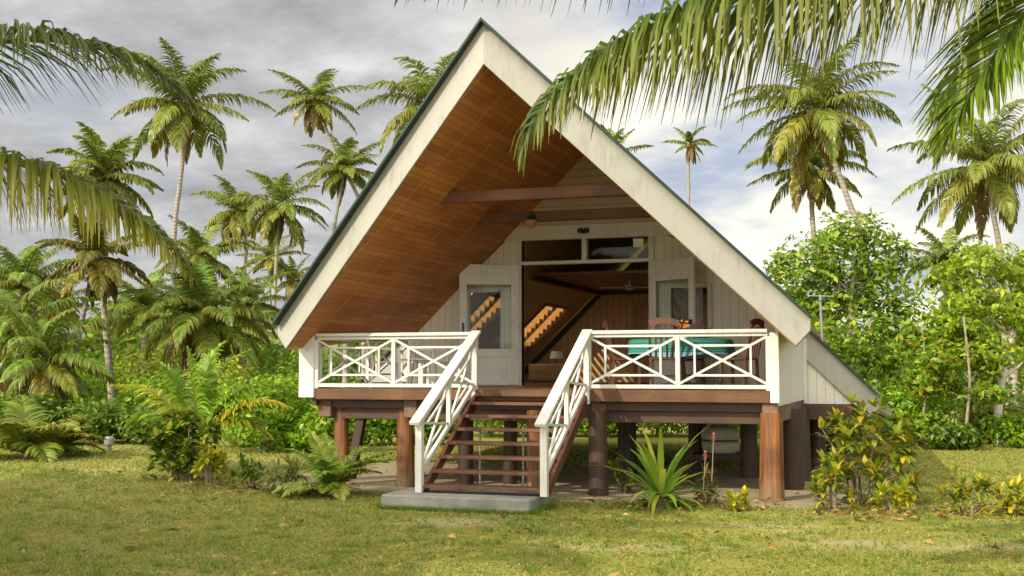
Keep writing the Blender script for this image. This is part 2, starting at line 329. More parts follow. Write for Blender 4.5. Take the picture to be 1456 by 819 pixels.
# ------------------------------------------------------------------ the cottage
XM, SL = -.08, .979
H = empty('beach_cottage', (0, 0, 0), 'white A-frame beach cottage on brown timber stilts with a front veranda and steps', 'cottage')
def yf(a): return -2.112 + 1.726 / 3.984 * a
def porch_roof():
    g = Geo()
    for s in (-1, 1):
        X = lambda a: XM + s * a
        e = .17 if s < 0 else .08
        P = [(X(0), yf(0) - .12, 6.352), (X(3.995), yf(3.995) - e, 6.384 - SL * 4.0), (X(3.60), 3.66, 6.06 - SL * 3.60), (X(0), 3.66, 6.06)]
        g.hexa(P + [(x, y, z + .045) for x, y, z in P])
    roof = g.build('porch_roof', M['green'], H)
    for s in (-1, 1):
        X = lambda a: XM + s * a
        O = [(0, 6.350), (3.984, 6.382 - SL * 3.984), (3.984, 2.31), (3.80, 2.105), (0, 5.80)]
        pts = [(X(a), yf(a), z) for a, z in O]
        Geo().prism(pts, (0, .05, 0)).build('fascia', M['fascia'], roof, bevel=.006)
        a0, a1 = 0.0, 3.79
        f = Geo(); f.hexa([(X(a0), yf(a0) + .052, 5.80), (X(a1), yf(a1) + .052, 5.80 - SL * a1), (X(3.46), 3.70, 5.80 - SL * 3.46), (X(a0), 3.70, 5.80),
                           (X(a0), yf(a0) + .052, 5.84), (X(a1), yf(a1) + .052, 5.84 - SL * a1), (X(3.46), 3.70, 5.84 - SL * 3.46), (X(a0), 3.70, 5.84)])
        f.build('soffit', M['soffL'] if s < 0 else M['soffR'], roof)
        y0 = yf(3.984) + .052; ev = Geo()
        F4 = [(3.984, 2.470), (3.984, 2.31), (3.80, 2.105), (3.95, 2.44)]; B4 = [(3.59, 2.52), (3.59, 2.40), (3.45, 2.40), (3.56, 2.50)]
        ev.hexa([(X(a), y0, z) for a, z in F4] + [(X(a), 3.66, z) for a, z in B4])
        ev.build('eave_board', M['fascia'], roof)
porch_roof()
SKY = [(8.2, 9.0), (9.12, 9.92), (4.55, 5.12), (5.22, 5.8)]           # skylight columns in Y
A0, A1 = 2.33, 3.32                                                    # slope range |x - XM|
def slope_panels(g, s, zr, a_lo, a_hi, y0, y1, th, holes, drop=0):
    X = lambda a: XM + s * a
    def pan(a, b, c, d):
        z = lambda q, y: zr - SL * q - drop * (y - y0) / (y1 - y0)
        P = [(X(a), c, z(a, c)), (X(b), c, z(b, c)), (X(b), d, z(b, d)), (X(a), d, z(a, d))]
        g.hexa(P + [(x, y, z + th) for x, y, z in P])
    if not holes: pan(a_lo, a_hi, y0, y1); return
    pan(a_lo, A0, y0, y1); pan(A1, a_hi, y0, y1)
    cur = y0
    for c, d in sorted(holes): pan(A0, A1, cur, c); cur = d
    pan(A0, A1, cur, y1)
def main_roof():
    HO = [(8.2, 9.92), (4.55, 5.8)]; HO_ADDED = [(4.3, 7.0), (7.5, 10.3)]  # right slope openings are unseen, added to let more daylight into the room
    g = Geo(); slope_panels(g, -1, 5.97, 0, 4.72, 3.60, 11.8, .045, HO, .42); slope_panels(g, 1, 5.97, 0, 4.72, 3.60, 11.8, .045, HO_ADDED, .42)
    roof = g.build('main_roof', M['green'], H)
    for s in (-1, 1):
        X = lambda a: XM + s * a
        O = [(3.47, 5.96 - SL * 3.47), (4.70, 5.96 - SL * 4.70), (4.70, 1.02), (4.52, .90), (3.47, 5.47 - SL * 3.47 - .02)]
        O[3] = (4.52, 5.45 - SL * 4.52); O[2] = (4.70, O[1][1] - .2)
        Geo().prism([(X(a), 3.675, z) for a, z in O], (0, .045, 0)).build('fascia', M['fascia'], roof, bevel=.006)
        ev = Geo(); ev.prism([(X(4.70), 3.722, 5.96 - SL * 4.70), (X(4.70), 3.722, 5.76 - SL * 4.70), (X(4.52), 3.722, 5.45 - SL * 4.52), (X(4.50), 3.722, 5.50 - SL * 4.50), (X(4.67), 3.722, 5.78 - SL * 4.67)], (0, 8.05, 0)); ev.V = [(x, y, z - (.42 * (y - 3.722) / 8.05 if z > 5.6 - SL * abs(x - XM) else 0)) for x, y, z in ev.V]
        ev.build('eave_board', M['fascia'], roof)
        g = Geo(); slope_panels(g, s, 5.47, 0, 4.50, 3.83, 11.75, .03, HO if s < 0 else HO_ADDED)
        g.build('sloping_ceiling', M['slopeL'] if s < 0 else M['slopeR'], roof)
    for sg, c, d in ((-1, 8.2, 9.92), (-1, 4.55, 5.8), (1, 7.5, 10.3), (1, 4.3, 7.0)):  # the right-hand pair of skylights is added for room light, out of view
        n = Vector((sg * SL, 0, 1)).normalized(); u = Vector((-sg, 0, SL)).normalized()
        base = Vector((XM + sg * A1, c, 5.47 - SL * A1)); Ls = (A1 - A0) * math.sqrt(1 + SL * SL); W = d - c
        xf = lambda p, q, r: base + u * p + Vector((0, q, 0)) + n * r
        fr = Geo(); fr.box(-.05, 0, -.05, W + .05, -.03, .20, xf); fr.box(Ls, Ls + .05, -.05, W + .05, -.03, .20, xf)
        fr.box(0, Ls, -.05, 0, -.03, .20, xf); fr.box(0, Ls, W, W + .05, -.03, .20, xf); fr.box(0, Ls, W / 2 - .04, W / 2 + .04, -.02, .1, xf)
        sk = fr.build('skylight', M['chair'], H)
        Geo().box(0, Ls, 0, W, .17, .176, xf).build('pane', M['glass'], sk)
        if sg > 0: continue
        sl = Geo(); ns = 10
        for k in range(ns):
            p = Ls * (k + .5) / ns
            for q0, q1 in ((0.01, W / 2 - .045), (W / 2 + .045, W - .01)):
                sl.hexa([xf(p - .055, q0, .01), xf(p - .055, q1, .01), xf(p - .043, q1, .01), xf(p - .043, q0, .01), xf(p + .028, q0, .09), xf(p + .028, q1, .09), xf(p + .04, q1, .09), xf(p + .04, q0, .09)])
        sl.build('louvres', M['slat'], sk)
main_roof()
DX0, DX1, DZ, SX = -1.46, .85, 3.70, ((-2.56, -1.78), (1.16, 1.94))
SB, ST = 2.05, 3.27
def walls():
    zt = lambda x: 5.82 - SL * abs(x - XM)
    for s in (-1, 1):
        g = Geo(); (w0, w1) = SX[0] if s < 0 else SX[1]
        e = -3.58 if s < 0 else 3.42
        if s < 0: segs = [(e, w0), (w1, DX0)]
        else: segs = [(DX1, w0), (w1, e)]
        for a, b in segs:
            top = min(zt(a), 4.1), min(zt(b), 4.1)
            poly = [(a, 1.23), (b, 1.23), (b, top[1]), (a, top[0])]
            g.xz(poly, 3.70, 3.82)
        g.xz([(w0, 1.23), (w1, 1.23), (w1, SB), (w0, SB)], 3.70, 3.82)
        g.xz([(w0, ST), (w1, ST), (w1, min(zt(w1), 4.1)), (w0, min(zt(w0), 4.1))], 3.70, 3.82)
        g.build('front_wall', M['wallv'], H)
    zm = lambda x: 5.50 - SL * abs(x - XM)
    for s in (-1, 1):
        a, b = (3.425, 4.30) if s > 0 else (-4.46, -3.585)
        Geo().xz([(a, 1.23), (b, 1.23), (b, zm(b)), (a, zm(a))], 3.722, 3.82).build('front_wall', M['wallv'], H)
    Geo().xz([(-1.80, 4.352), (1.64, 4.352), (XM, 5.82 + .02)], 3.70, 3.82).build('gable_siding', M['siding'], H)
    hb = Geo().xz([(-1.80, 4.10), (1.64, 4.10), (1.39, 4.35), (-1.55, 4.35)], 3.66, 3.82).build('head_beam', M['white'], H, bevel=.006)
    # door frame and transom
    f = Geo(); f.box(DX0 - .10, DX0, 3.66, 3.84, 1.5, 4.098); f.box(DX1, DX1 + .10, 3.66, 3.84, 1.5, 4.098); f.box(DX0, DX1, 3.66, 3.84, 3.66, 3.72)
    f.box(-.345, -.255, 3.67, 3.83, 3.72, 4.098)
    fr = f.build('door_frame', M['white'], H, bevel=.006)
    for a, b in ((DX0, -.345), (-.255, DX1)):
        Geo().box(a, b, 3.745, 3.752, 3.72, 4.098).build('transom_pane', M['glass'], fr)
    for w0, w1 in SX:
        f = Geo(); f.box(w0, w0 + .08, 3.67, 3.83, SB, ST); f.box(w1 - .08, w1, 3.67, 3.83, SB, ST); f.box(w0 + .08, w1 - .08, 3.67, 3.83, SB, SB + .08); f.box(w0 + .08, w1 - .08, 3.67, 3.83, ST - .08, ST)
        w = f.build('window', M['white'], H, bevel=.005)
        Geo().box(w0 + .08, w1 - .08, 3.75, 3.757, SB + .08, ST - .08).build('pane', M['glass'], w)
        Geo().box(w0 - .04, w1 + .04, 3.62, 3.668, SB - .05, SB - .003).build('sill', M['white'], w)
    def leaf(h, e):
        h = Vector((h[0], h[1], 0)); u = (Vector((e[0], e[1], 0)) - h); L = u.length; u.normalize(); v = Vector((u.y, -u.x, 0))
        xf = lambda p, q, r: h + u * p + v * q + Vector((0, 0, r))
        g = Geo(); t = .022
        g.box(0, .15, -t, t, 1.52, 3.66, xf); g.box(L - .13, L, -t, t, 1.52, 3.66, xf); g.box(.15, L - .13, -t, t, 3.30, 3.66, xf); g.box(.15, L - .13, -t, t, 1.52, 1.72, xf); g.box(.15, L - .13, -t, t, 2.02, 2.16, xf)
        g.box(.15, L - .13, -.008, .008, 1.72, 2.02, xf); g.box(.21, L - .19, -.014, .014, 1.78, 1.96, xf)
        d = g.build('door', M['white'], H, bevel=.005)
        Geo().box(.15, L - .13, -.004, .004, 2.16, 3.30, xf).build('glass_panel', M['glass'], d)
        hd = Geo()
        for q in (-1, 1): hd.box(L - .085, L - .045, q * t, q * .055, 2.42, 2.62, xf)
        hd.build('handle', M['black'], d)
    leaf((DX0 - .03, 3.63), (-2.45, 3.15)); leaf((DX1 + .03, 3.63), (1.77, 3.0))
walls()
def room():
    g = Geo().xz([(-3.95, 1.5), (3.8, 1.5), (XM, 5.40)], 11.02, 11.1); g.build('back_wall', M['inner'], H)
    d = Geo(); d.box(-1.1, -.2, 10.94, 11.0, 1.5, 3.35); 
    dd = d.build('room_door', M['indoor'], H); p = Geo()
    for z0, z1 in ((1.65, 2.35), (2.5, 3.2)):
        for k in range(7): p.box(-1.0, -.3, 10.92, 10.938, z0 + k * (z1 - z0) / 7, z0 + (k + .75) * (z1 - z0) / 7)
    p.build('louvre_panel', M['indoor'], dd)
    Geo().box(-1.95, 1.8, 5.9, 11.0, 3.65, 3.70).build('loft_ceiling', M['ceil'], H)
    g = Geo(); g.box(-1.98, -1.86, 5.86, 10.99, 3.56, 3.648); g.box(-1.85, 1.75, 10.90, 10.99, 3.56, 3.648); g.build('ceiling_trim', M['beamx'], H)
    g = Geo()
    g.prism([(XM - 3.95, 10.93, 1.58), (XM - 1.93, 10.93, 3.555), (XM - 1.78, 10.93, 3.555), (XM - 3.80, 10.93, 1.55)], (0, .07, 0)); g.build('wall_trim', M['beamx'], H)
    Geo().box(-3.9, 3.75, 3.83, 11.0, 1.42, 1.50).build('room_floor', M['deck'], H)
room()
def deck():
    Geo().box(-3.70, 3.40, .06, 3.70, 1.455, 1.50).build('deck_floor', M['deck'], H)
    g = Geo(); g.box(-3.62, 3.32, 0.0, .055, 1.335, 1.502); g.build('rim_board', M['rim'], H, bevel=.006)
    g = Geo(); g.box(-3.62, 3.40, .21, .27, 1.20, 1.333); g.box(-3.55, 3.4, .30, .46, 1.03, 1.30); g.box(-3.5, 3.4, 1.9, 2.06, 1.03, 1.30); g.box(-4.2, 4.2, 3.5, 3.66, .98, 1.22)
    g.build('floor_beam', M['beamx'], H, bevel=.008)
    g = Geo()
    for x in (-3.65, -2.2, .75, 3.2): g.box(x, x + .22, .06 if x > 3 else .17, 11.3, 1.06, 1.42)
    g.build('floor_girder', M['beamy'], H, bevel=.01)
    g = Geo()
    for k in range(18):
        x = -3.5 + k * .4; g.box(x, x + .06, .17, 3.49, 1.31, 1.452)
    for k in range(22):
        x = -4.25 + k * .4; g.box(x, x + .07, 3.83, 11.2, 1.09, 1.40)
    g.build('floor_joists', M['beamx'], H)
    # stilts: round timber
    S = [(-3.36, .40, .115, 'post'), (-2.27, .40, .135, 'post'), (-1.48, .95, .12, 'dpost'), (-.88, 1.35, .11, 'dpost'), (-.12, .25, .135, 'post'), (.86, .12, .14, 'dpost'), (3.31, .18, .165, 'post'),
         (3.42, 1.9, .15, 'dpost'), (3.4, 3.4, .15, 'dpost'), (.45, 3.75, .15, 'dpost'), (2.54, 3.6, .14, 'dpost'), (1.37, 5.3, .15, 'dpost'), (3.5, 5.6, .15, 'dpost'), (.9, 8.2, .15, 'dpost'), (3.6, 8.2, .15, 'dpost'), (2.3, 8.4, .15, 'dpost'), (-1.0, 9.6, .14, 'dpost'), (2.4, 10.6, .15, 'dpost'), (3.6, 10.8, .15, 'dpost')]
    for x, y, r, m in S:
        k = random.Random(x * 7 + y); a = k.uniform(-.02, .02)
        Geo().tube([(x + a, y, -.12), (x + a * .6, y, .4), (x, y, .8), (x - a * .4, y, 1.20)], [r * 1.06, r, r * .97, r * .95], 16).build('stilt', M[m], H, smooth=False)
    Geo().bar((-3.2, .42, .1), (-3.02, .42, 1.05), .13, .13).build('brace', M['dpost'], H)
    # veranda posts and side wall
    g = Geo(); g.xz([(-3.89, 1.36), (-3.63, 1.36), (-3.63, 2.33), (-3.89, 2.09)], -.03, .06); g.build('corner_post', M['white'], H, bevel=.008)
    g = Geo(); g.box(-3.70, -3.63, .062, .2, 1.24, 1.45); g.build('post_block', M['rim'], H)
    g = Geo(); g.box(3.325, 3.45, -.03, .06, 1.335, 2.30); g.build('corner_post', M['white'], H, bevel=.008)
    g = Geo(); g.prism([(3.40, .065, 1.30), (3.40, 3.69, 1.30), (3.40, 3.69, 2.36), (3.40, .065, 2.36)], (.05, 0, 0)); g.build('side_wall', M['white'], H)
    g = Geo(); g.box(3.452, 3.50, 3.55, 3.675, 1.25, 2.3); g.build('corner_trim', M['white'], H)
deck()
def rail_panel(g, P, Q, z0, z1, t=.034):
    """rectangle with corner diagonals crossing and an inner rectangle laid on them"""
    P = Vector(P); Q = Vector(Q); L = (Q - P).length; u = (Q - P).normalized(); pt = lambda a, b: tuple(P + u * (a * L) + Vector((0, 0, z0 + (z1 - z0) * b)))
    n = u.cross(Vector((0, 0, 1)))
    g.bar(pt(0, 0), pt(1, 1), t, t, n); g.bar(pt(0, 1), pt(1, 0), t * .96, t * .96, n)
    k = .19; sh = .002 * n
    def b(a, c, w): g.bar(tuple(Vector(a) + sh), tuple(Vector(c) + sh), w, w, n)
    b(pt(k, k), pt(1 - k, k), t * .9); b(pt(k, 1 - k), pt(1 - k, 1 - k), t * .9); b(pt(k, k), pt(k, 1 - k), t * .84); b(pt(1 - k, k), pt(1 - k, 1 - k), t * .84)
def railing(ax, pts):
    g = Geo()
    for i in range(len(pts) - 1):
        rail_panel(g, (*pts[i], 0), (*pts[i + 1], 0), 1.585, 2.255)
    p, q = pts[0], pts[-1]
    cap = Geo(); cap.bar((*p, 2.325), (*q, 2.325), .125, .05); cap.bar((*p, 2.275), (*q, 2.275), .05, .048); 
    g.V and None
    low = Geo(); low.bar((*p, 1.552), (*q, 1.552), .07, .055)
    for i, pp in enumerate(pts):
        w = .062; z0 = 1.58 if 0 < i < len(pts) - 1 else 1.502
        low.box(pp[0] - w / 2, pp[0] + w / 2, pp[1] - w / 2, pp[1] + w / 2, z0, 2.25)
    r = cap.build('railing', M['white'], H, bevel=.005); g.build('lattice', M['white'], r); low.build('rail_posts', M['white'], r, bevel=.004)
railing('x', [(-3.60, .025), (-2.30, .025), (-.99, .025)]); railing('x', [(.76, .025), (2.05, .025), (3.30, .025)]); railing('y', [(-3.60, .12), (-3.60, 1.85), (-3.60, 3.60)])
def stairs():
    stl = []
    top = (0.0, 1.5); bot = (-2.12, .185)
    for x in (-.955, .725):
        st = Geo().prism([(x - .03, .0, 1.46), (x - .03, -2.12, .19), (x - .03, -1.86, .19), (x - .03, -.003, 1.26)], (.06, 0, 0)); stl.append(st)
    S = empty('staircase'); S.parent = H
    for q in stl: q.build('stringer', M['string'], S, bevel=.006)
    for k in range(7):
        f = (k + 1) / 7.6; y = top[0] + (bot[0] - top[0]) * f; z = top[1] + (bot[1] - top[1]) * f
        Geo().box(-.922, .692, y - .14, y + .13, z - .045, z).build('tread', M['tread'], S, bevel=.006)
    Geo().box(-.922, .692, -.14, -.005, 1.40, 1.498).build('tread', M['rim'], S, bevel=.006)
    for x in (-.97, .74):
        sl = (2.335 - 1.09) / 2.27; zt = lambda y: 2.335 + y * sl
        h = Geo(); h.bar((x, .03, zt(.03)), (x, -2.27, zt(-2.27)), .15, .05)
        h.build('handrail', M['white'], S, bevel=.006)
        b = Geo()
        b.box(x - .04, x + .04, -.06, .02, 1.30, zt(-.02) - .03)                       # top newel
        b.box(x - .045, x + .045, -2.14, -2.05, .19, zt(-2.1) - .03)                     # bottom newel
        lo = lambda y: zt(y) - .74
        b.bar((x, -.07, lo(-.07)), (x, -2.04, lo(-2.04)), .05, .06); b.bar((x, -.07, zt(-.07) - .09), (x, -2.04, zt(-2.04) - .09), .05, .06)
        n = 2; y0, y1 = -.09, -2.03
        for k in range(n):
            a = y0 + (y1 - y0) * k / n; c = y0 + (y1 - y0) * (k + 1) / n
            if k: b.box(x - .03, x + .03, a - .03, a + .03, lo(a), zt(a) - .1)
            A, B_ = (x, a, lo(a) + .03), (x, c, zt(c) - .13); C_, D_ = (x, a, zt(a) - .13), (x, c, lo(c) + .03)
            b.bar(A, B_, .034, .034); b.bar(C_, D_, .033, .033)
            q = lambda s_, t_: (x + .002, a + (c - a) * s_, lo(a + (c - a) * s_) + .03 + t_ * .58)
            for p1, p2 in (((.2, .2), (.8, .2)), ((.2, .8), (.8, .8)), ((.2, .2), (.2, .8)), ((.8, .2), (.8, .8))): b.bar(q(*p1), q(*p2), .029, .029)
        b.build('balustrade', M['white'], S, bevel=.004)
    for x, y in ((-.62, -.75), (.02, -.75)):
        Geo().tube([(x, y, 0), (x, y, 1.0)], .016, 8).build('support_rod', M['grey'], S)
stairs()
def details():
    for y, z0, z1, x0, x1 in ((.16, 4.31, 4.48, -1.64, 1.46), (2.0, 4.22, 4.38, -1.72, 1.56)):
        Geo().box(x0, x1, y - .06, y + .06, z0, z1).build('tie_beam', M['tie'], H, bevel=.008)
    g = Geo(); 
    for dx in (-.05, .06): g.lathe((-.3 + dx, 3.60, 4.19), [(.015, 0), (.052, .005), (.05, .06), (.03, .085)], 12)
    g.box(-.32, -.27, 3.62, 3.659, 4.18, 4.26)
    fl = g.build('floodlight', M['black'], H)
    p0 = Vector((3.72, 4.0, 2.25))
    g = Geo(); g.tube([p0, p0 + Vector((-.02, 0, .80))], .022, 8); g.tube([p0 + Vector((-.2, 0, .78)), p0 + Vector((.2, 0, .76))], .012, 6); g.tube([p0 + Vector((-.02, -.15, .70)), p0 + Vector((-.02, .15, .70))], .012, 6)
    g.build('antenna', M['grey'], H)
    o = Geo().box(.57, .75, 3.735, 3.742, 3.92, 4.07).build('paper_notice', M['paper']); tag(o, 'white paper notice stuck to the glass above the cottage doorway', 'notice')
details()
def step():
    g = Geo(); g.box(-1.36, .66, -2.45, -1.55, -.02, .185)
    tag(g.build('concrete_step', M['conc'], None, bevel=.02), 'low grey concrete step at the foot of the cottage stairs', 'step')
step()

# ------------------------------------------------------------------ things on and under the veranda
def table():
    t = empty('dining_table', (1.80, 1.55, 1.5), 'round dark wooden table under a teal cloth on the right veranda', 'table')
    Geo().lathe((0, 0, .70), [(.70, 0), (.72, .02), (.72, .04)], 36).build('table_top', M['chair'], t)
    Geo().lathe((0, 0, .02), [(.16, 0), (.09, .08), (.07, .4), (.12, .68)], 16).build('pedestal', M['chair'], t)
    for k in range(4):
        a = k * math.pi / 2 + .4; Geo().bar((0.06 * math.cos(a), .06 * math.sin(a), .10), (.42 * math.cos(a), .42 * math.sin(a), .025), .06, .05).build('foot', M['chair'], t)
    n = 72; prof = [(0.0, .003), (.76, .003), (.79, -.02), (.81, -.13), (.82, -.25)]; V = []
    for r, z in prof:
        for k in range(n):
            a = 2 * math.pi * k / n; w = 1 + (.035 * math.sin(a * 9 + math.sin(a * 3)) if z < -.01 else 0) * (-z / .25)
            V.append((r * w * math.cos(a), r * w * math.sin(a), z - (.03 * math.cos(a * 4) if z < -.2 else 0)))
    F = [(i * n + k, i * n + (k + 1) % n, (i + 1) * n + (k + 1) % n, (i + 1) * n + k) for i in range(len(prof) - 1) for k in range(n)]
    o = Geo().add(V, F).build('tablecloth', M['cloth'], None, smooth=True); o.location = (1.80, 1.55, 2.25)
    tag(o, 'teal striped tablecloth with a pale blue hem on the round veranda table', 'tablecloth')
    v = empty('flower_pot', (1.86, 1.5, 2.26), 'small terracotta pot of orange flowers on the teal tablecloth', 'flower pot')
    Geo().lathe((0, 0, 0), [(.05, 0), (.085, .10), (.09, .12), (.075, .12)], 14).build('pot', M['wplast'], v)
    rr = random.Random(4); g = Geo()
    for k in range(26):
        c = (rr.gauss(0, .06), rr.gauss(0, .06), .19 + rr.gauss(0, .045)); g.lathe(c, [(.004, -.02), (.024, 0), (.018, .016), (.003, .02)], 6)
    g.build('blossoms', M['ora'], v)
    V, Q, C = rosette(np.array([0, 0, .12]), 14, .16, .05, [(.06, .14, .03)], np.random.default_rng(3)); link('leaves', npmesh('leaves', V, Q, None, C), M['leaf'], v)
def chair(loc, rz, label, arms=False):
    c = empty('dining_chair', loc, label, 'chair', 'dark wooden chairs round the veranda table'); c.rotation_euler = (0, 0, rz)
    Geo().box(-.23, .23, -.22, .22, .43, .47).build('seat', M['chair'], c, bevel=.01)
    for x in (-.2, .2):
        Geo().bar((x, -.19, 0), (x, -.19, .43), .04, .04, (0, 1, 0)).build('leg', M['chair'], c)
        Geo().bar((x, .22, 0), (x, .20, .46), .04, .04, (0, 1, 0)).build('leg', M['chair'], c)
    g = Geo()
    for x in (-.2, .2): g.bar((x, .205, .47), (x * 1.05, .30, .93), .04, .035, (0, 1, 0))
    for i in range(8):
        a0, a1 = -.21 + .0525 * i, -.21 + .0525 * (i + 1); zz = lambda a: .95 + .05 * (1 - (a / .21) ** 2)
        g.bar((a0, .305, zz(a0)), (a1, .305, zz(a1)), .035, .09, (0, 0, 1))
    for i in range(4): g.bar((-.12 + i * .08, .215, .47), (-.12 + i * .08, .295, .93), .03, .014, (0, 1, 0))
    g.build('backrest', M['chair'], c)
    g = Geo(); g.bar((-.2, 0, .2), (.2, 0, .2), .03, .03); g.bar((-.2, -.18, .2), (-.2, .2, .2), .03, .03); g.bar((.2, -.18, .2), (.2, .2, .2), .03, .03); g.build('stretcher', M['chair'], c)
def plastic_chair(loc, rz, label):
    c = empty('plastic_chair', loc, label, 'chair', 'white plastic chairs on the left veranda'); c.rotation_euler = (0, 0, rz)
    Geo().box(-.24, .24, -.24, .22, .40, .43).build('seat', M['wplast'], c, bevel=.012)
    for x in (-.22, .22):
        for y in (-.2, .22): Geo().bar((x * 1.12, y * 1.15, 0), (x, y, .41), .05, .04, (0, 1, 0)).build('leg', M['wplast'], c)
        g = Geo(); g.bar((x * 1.15, -.2, .62), (x * 1.15, .26, .64), .06, .03); g.bar((x * 1.12, -.2, .40), (x * 1.15, -.19, .62), .04, .04, (0, 1, 0)); g.build('armrest', M['wplast'], c)
    g = Geo()
    for i in range(5): g.bar((-.18 + i * .09, .22, .42), (-.19 + i * .095, .33, .84), .055, .02, (0, 1, 0))
    g.bar((-.24, .325, .83), (.24, .325, .83), .03, .08); g.build('backrest', M['wplast'], c)

# ------------------------------------------------------------------ plant generators
def norm(v): return v / np.maximum(np.linalg.norm(v, axis=-1, keepdims=True), 1e-9)
def rosette(c, n, ln, w, cols, rng, up=None, emin=.1, emax=1.3, droop=.5):
    """strap leaves, four segments each, springing from one point"""
    m = 5; az = rng.random(n) * 6.283; el = emin + (emax - emin) * rng.random(n); L = ln * (.7 + .5 * rng.random(n))
    s = np.linspace(0, 1, m); e = el[:, None] - droop * 1.6 * s[None] ** 1.5 * (1.2 - el[:, None] / 2)
    d = np.stack([np.cos(e) * np.cos(az)[:, None], np.cos(e) * np.sin(az)[:, None], np.sin(e)], -1)
    P = c + np.cumsum(np.concatenate([np.zeros((n, 1, 3)), d[:, :-1]], 1), 1) * (L / (m - 1))[:, None, None]
    S = np.stack([-np.sin(az), np.cos(az), np.zeros(n)], -1)[:, None, :]
    wid = (w * np.array([.45, .9, 1.0, .7, .06]))[None, :, None] * (.8 + .4 * rng.random(n))[:, None, None]
    V = np.stack([P - S * wid / 2, P + S * wid / 2], 2).reshape(-1, 3)
    b = (np.arange(n) * m * 2)[:, None] + (np.arange(m - 1) * 2)[None]; b = b.ravel(); Q = np.stack([b, b + 1, b + 3, b + 2], -1)
    col = np.array(cols)[rng.integers(0, len(cols), n)] * (.75 + .5 * rng.random((n, 1))); C = np.repeat(col, m * 2, 0)
    return V, Q, C
def cat(L):
    Vs, Qs, Cs = [], [], []; o = 0
    for V, Q, C in L: Vs.append(V); Qs.append(Q + o); Cs.append(C); o += len(V)
    return np.concatenate(Vs), np.concatenate(Qs), np.concatenate(Cs)
def frond(path, n, ll, lw, hang, col, rng, rr=.03, tipcol=None, sweep=.75, lift=.15):
    """palm frond on a rachis path (m,3): n leaflets a side, folded strips that droop"""
    path = np.asarray(path, float); m = len(path)
    seg = np.r_[0, np.cumsum(np.linalg.norm(np.diff(path, axis=0), axis=1))]; tot = seg[-1]
    def ev(t): return np.stack([np.interp(t * tot, seg, path[:, k]) for k in range(3)], -1)
    # rachis strip: three sided tapered
    s = np.linspace(0, 1, 14); Pc = ev(s); T = norm(np.gradient(Pc, axis=0)); S = norm(np.cross(T, UZ + 1e-4)); Nn = np.cross(S, T)
    r = (rr * (1 - .85 * s) + .004)[:, None]
    V0 = np.stack([Pc - S * r, Pc + S * r, Pc - Nn * r * 1.1], 1).reshape(-1, 3); b = np.arange(13)[:, None] * 3
    Q0 = np.concatenate([np.stack([b[:, 0] + i, b[:, 0] + (i + 1) % 3, b[:, 0] + 3 + (i + 1) % 3, b[:, 0] + 3 + i], -1) for i in range(3)])
    C0 = np.tile(np.array([.24, .22, .05]), (len(V0), 1))
    t = np.linspace(.10, 1, n); t = np.concatenate([t, t]); sd = np.r_[np.ones(n), -np.ones(n)][:, None]
    t = np.clip(t + rng.normal(0, .25 / n, 2 * n), .05, 1)
    P0 = ev(t); T = norm(ev(np.minimum(t + .02, 1.0)) - ev(t - .03)); S = norm(np.cross(T, UZ + 1e-4)) * sd; Nn = norm(np.cross(S, T) * sd)
    Nn = np.where(Nn[:, 2:3] < 0, -Nn, Nn)
    a = (.30 + sweep * t ** 1.5)[:, None]
    d0 = norm(S * np.cos(a) + T * np.sin(a) + Nn * lift + rng.normal(0, .09, (2 * n, 3)))
    ln = (ll * (.55 + .9 * np.sin(np.pi * np.clip(t * .86 + .1, 0, 1))) / 1.45 * (1 - .62 * t ** 3) * (.85 + .3 * rng.random(2 * n)))[:, None]
    h = hang * (.75 + .5 * rng.random((2 * n, 1)))
    d1 = norm(d0 - UZ * h); d2 = norm(d1 - UZ * h * 1.2)
    P1 = P0 + d0 * ln * .33; P2 = P1 + d1 * ln * .33; P3 = P2 + d2 * ln * .34
    W = norm(T - d0 * np.sum(T * d0, -1, keepdims=True)); tw = rng.normal(0, .35, (2 * n, 1)); W = norm(W + Nn * tw) * lw / 2
    V = np.stack([P0 - W * .5, P0 + W * .5, P1 - W, P1 + W, P2 - W * .8, P2 + W * .8, P3 - W * .12, P3 + W * .12], 1).reshape(-1, 3)
    b = np.arange(2 * n)[:, None] * 8; Q = np.concatenate([np.concatenate([b + k, b + k + 1, b + k + 3, b + k + 2], 1) for k in (0, 2, 4)])
    c = np.array(col)[None] * (.7 + .6 * rng.random((2 * n, 1))); c8 = np.repeat(c[:, None], 8, 1)
    if tipcol is not None: c8[:, 4:] = c8[:, 4:] * .6 + np.array(tipcol) * .4; c8[:, 6:] = c8[:, 6:] * .4 + np.array(tipcol) * .6
    return cat([(V0, Q0, C0), (V, Q, c8.reshape(-1, 3))])
def arc(base, az, e0, L, droop, m=16):
    s = np.linspace(0, 1, m); e = e0 - droop * s ** 1.3
    d = np.stack([np.cos(e) * math.cos(az), np.cos(e) * math.sin(az), np.sin(e)], -1)
    return np.asarray(base) + np.concatenate([np.zeros((1, 3)), np.cumsum(d[:-1], 0)]) * L / (m - 1)
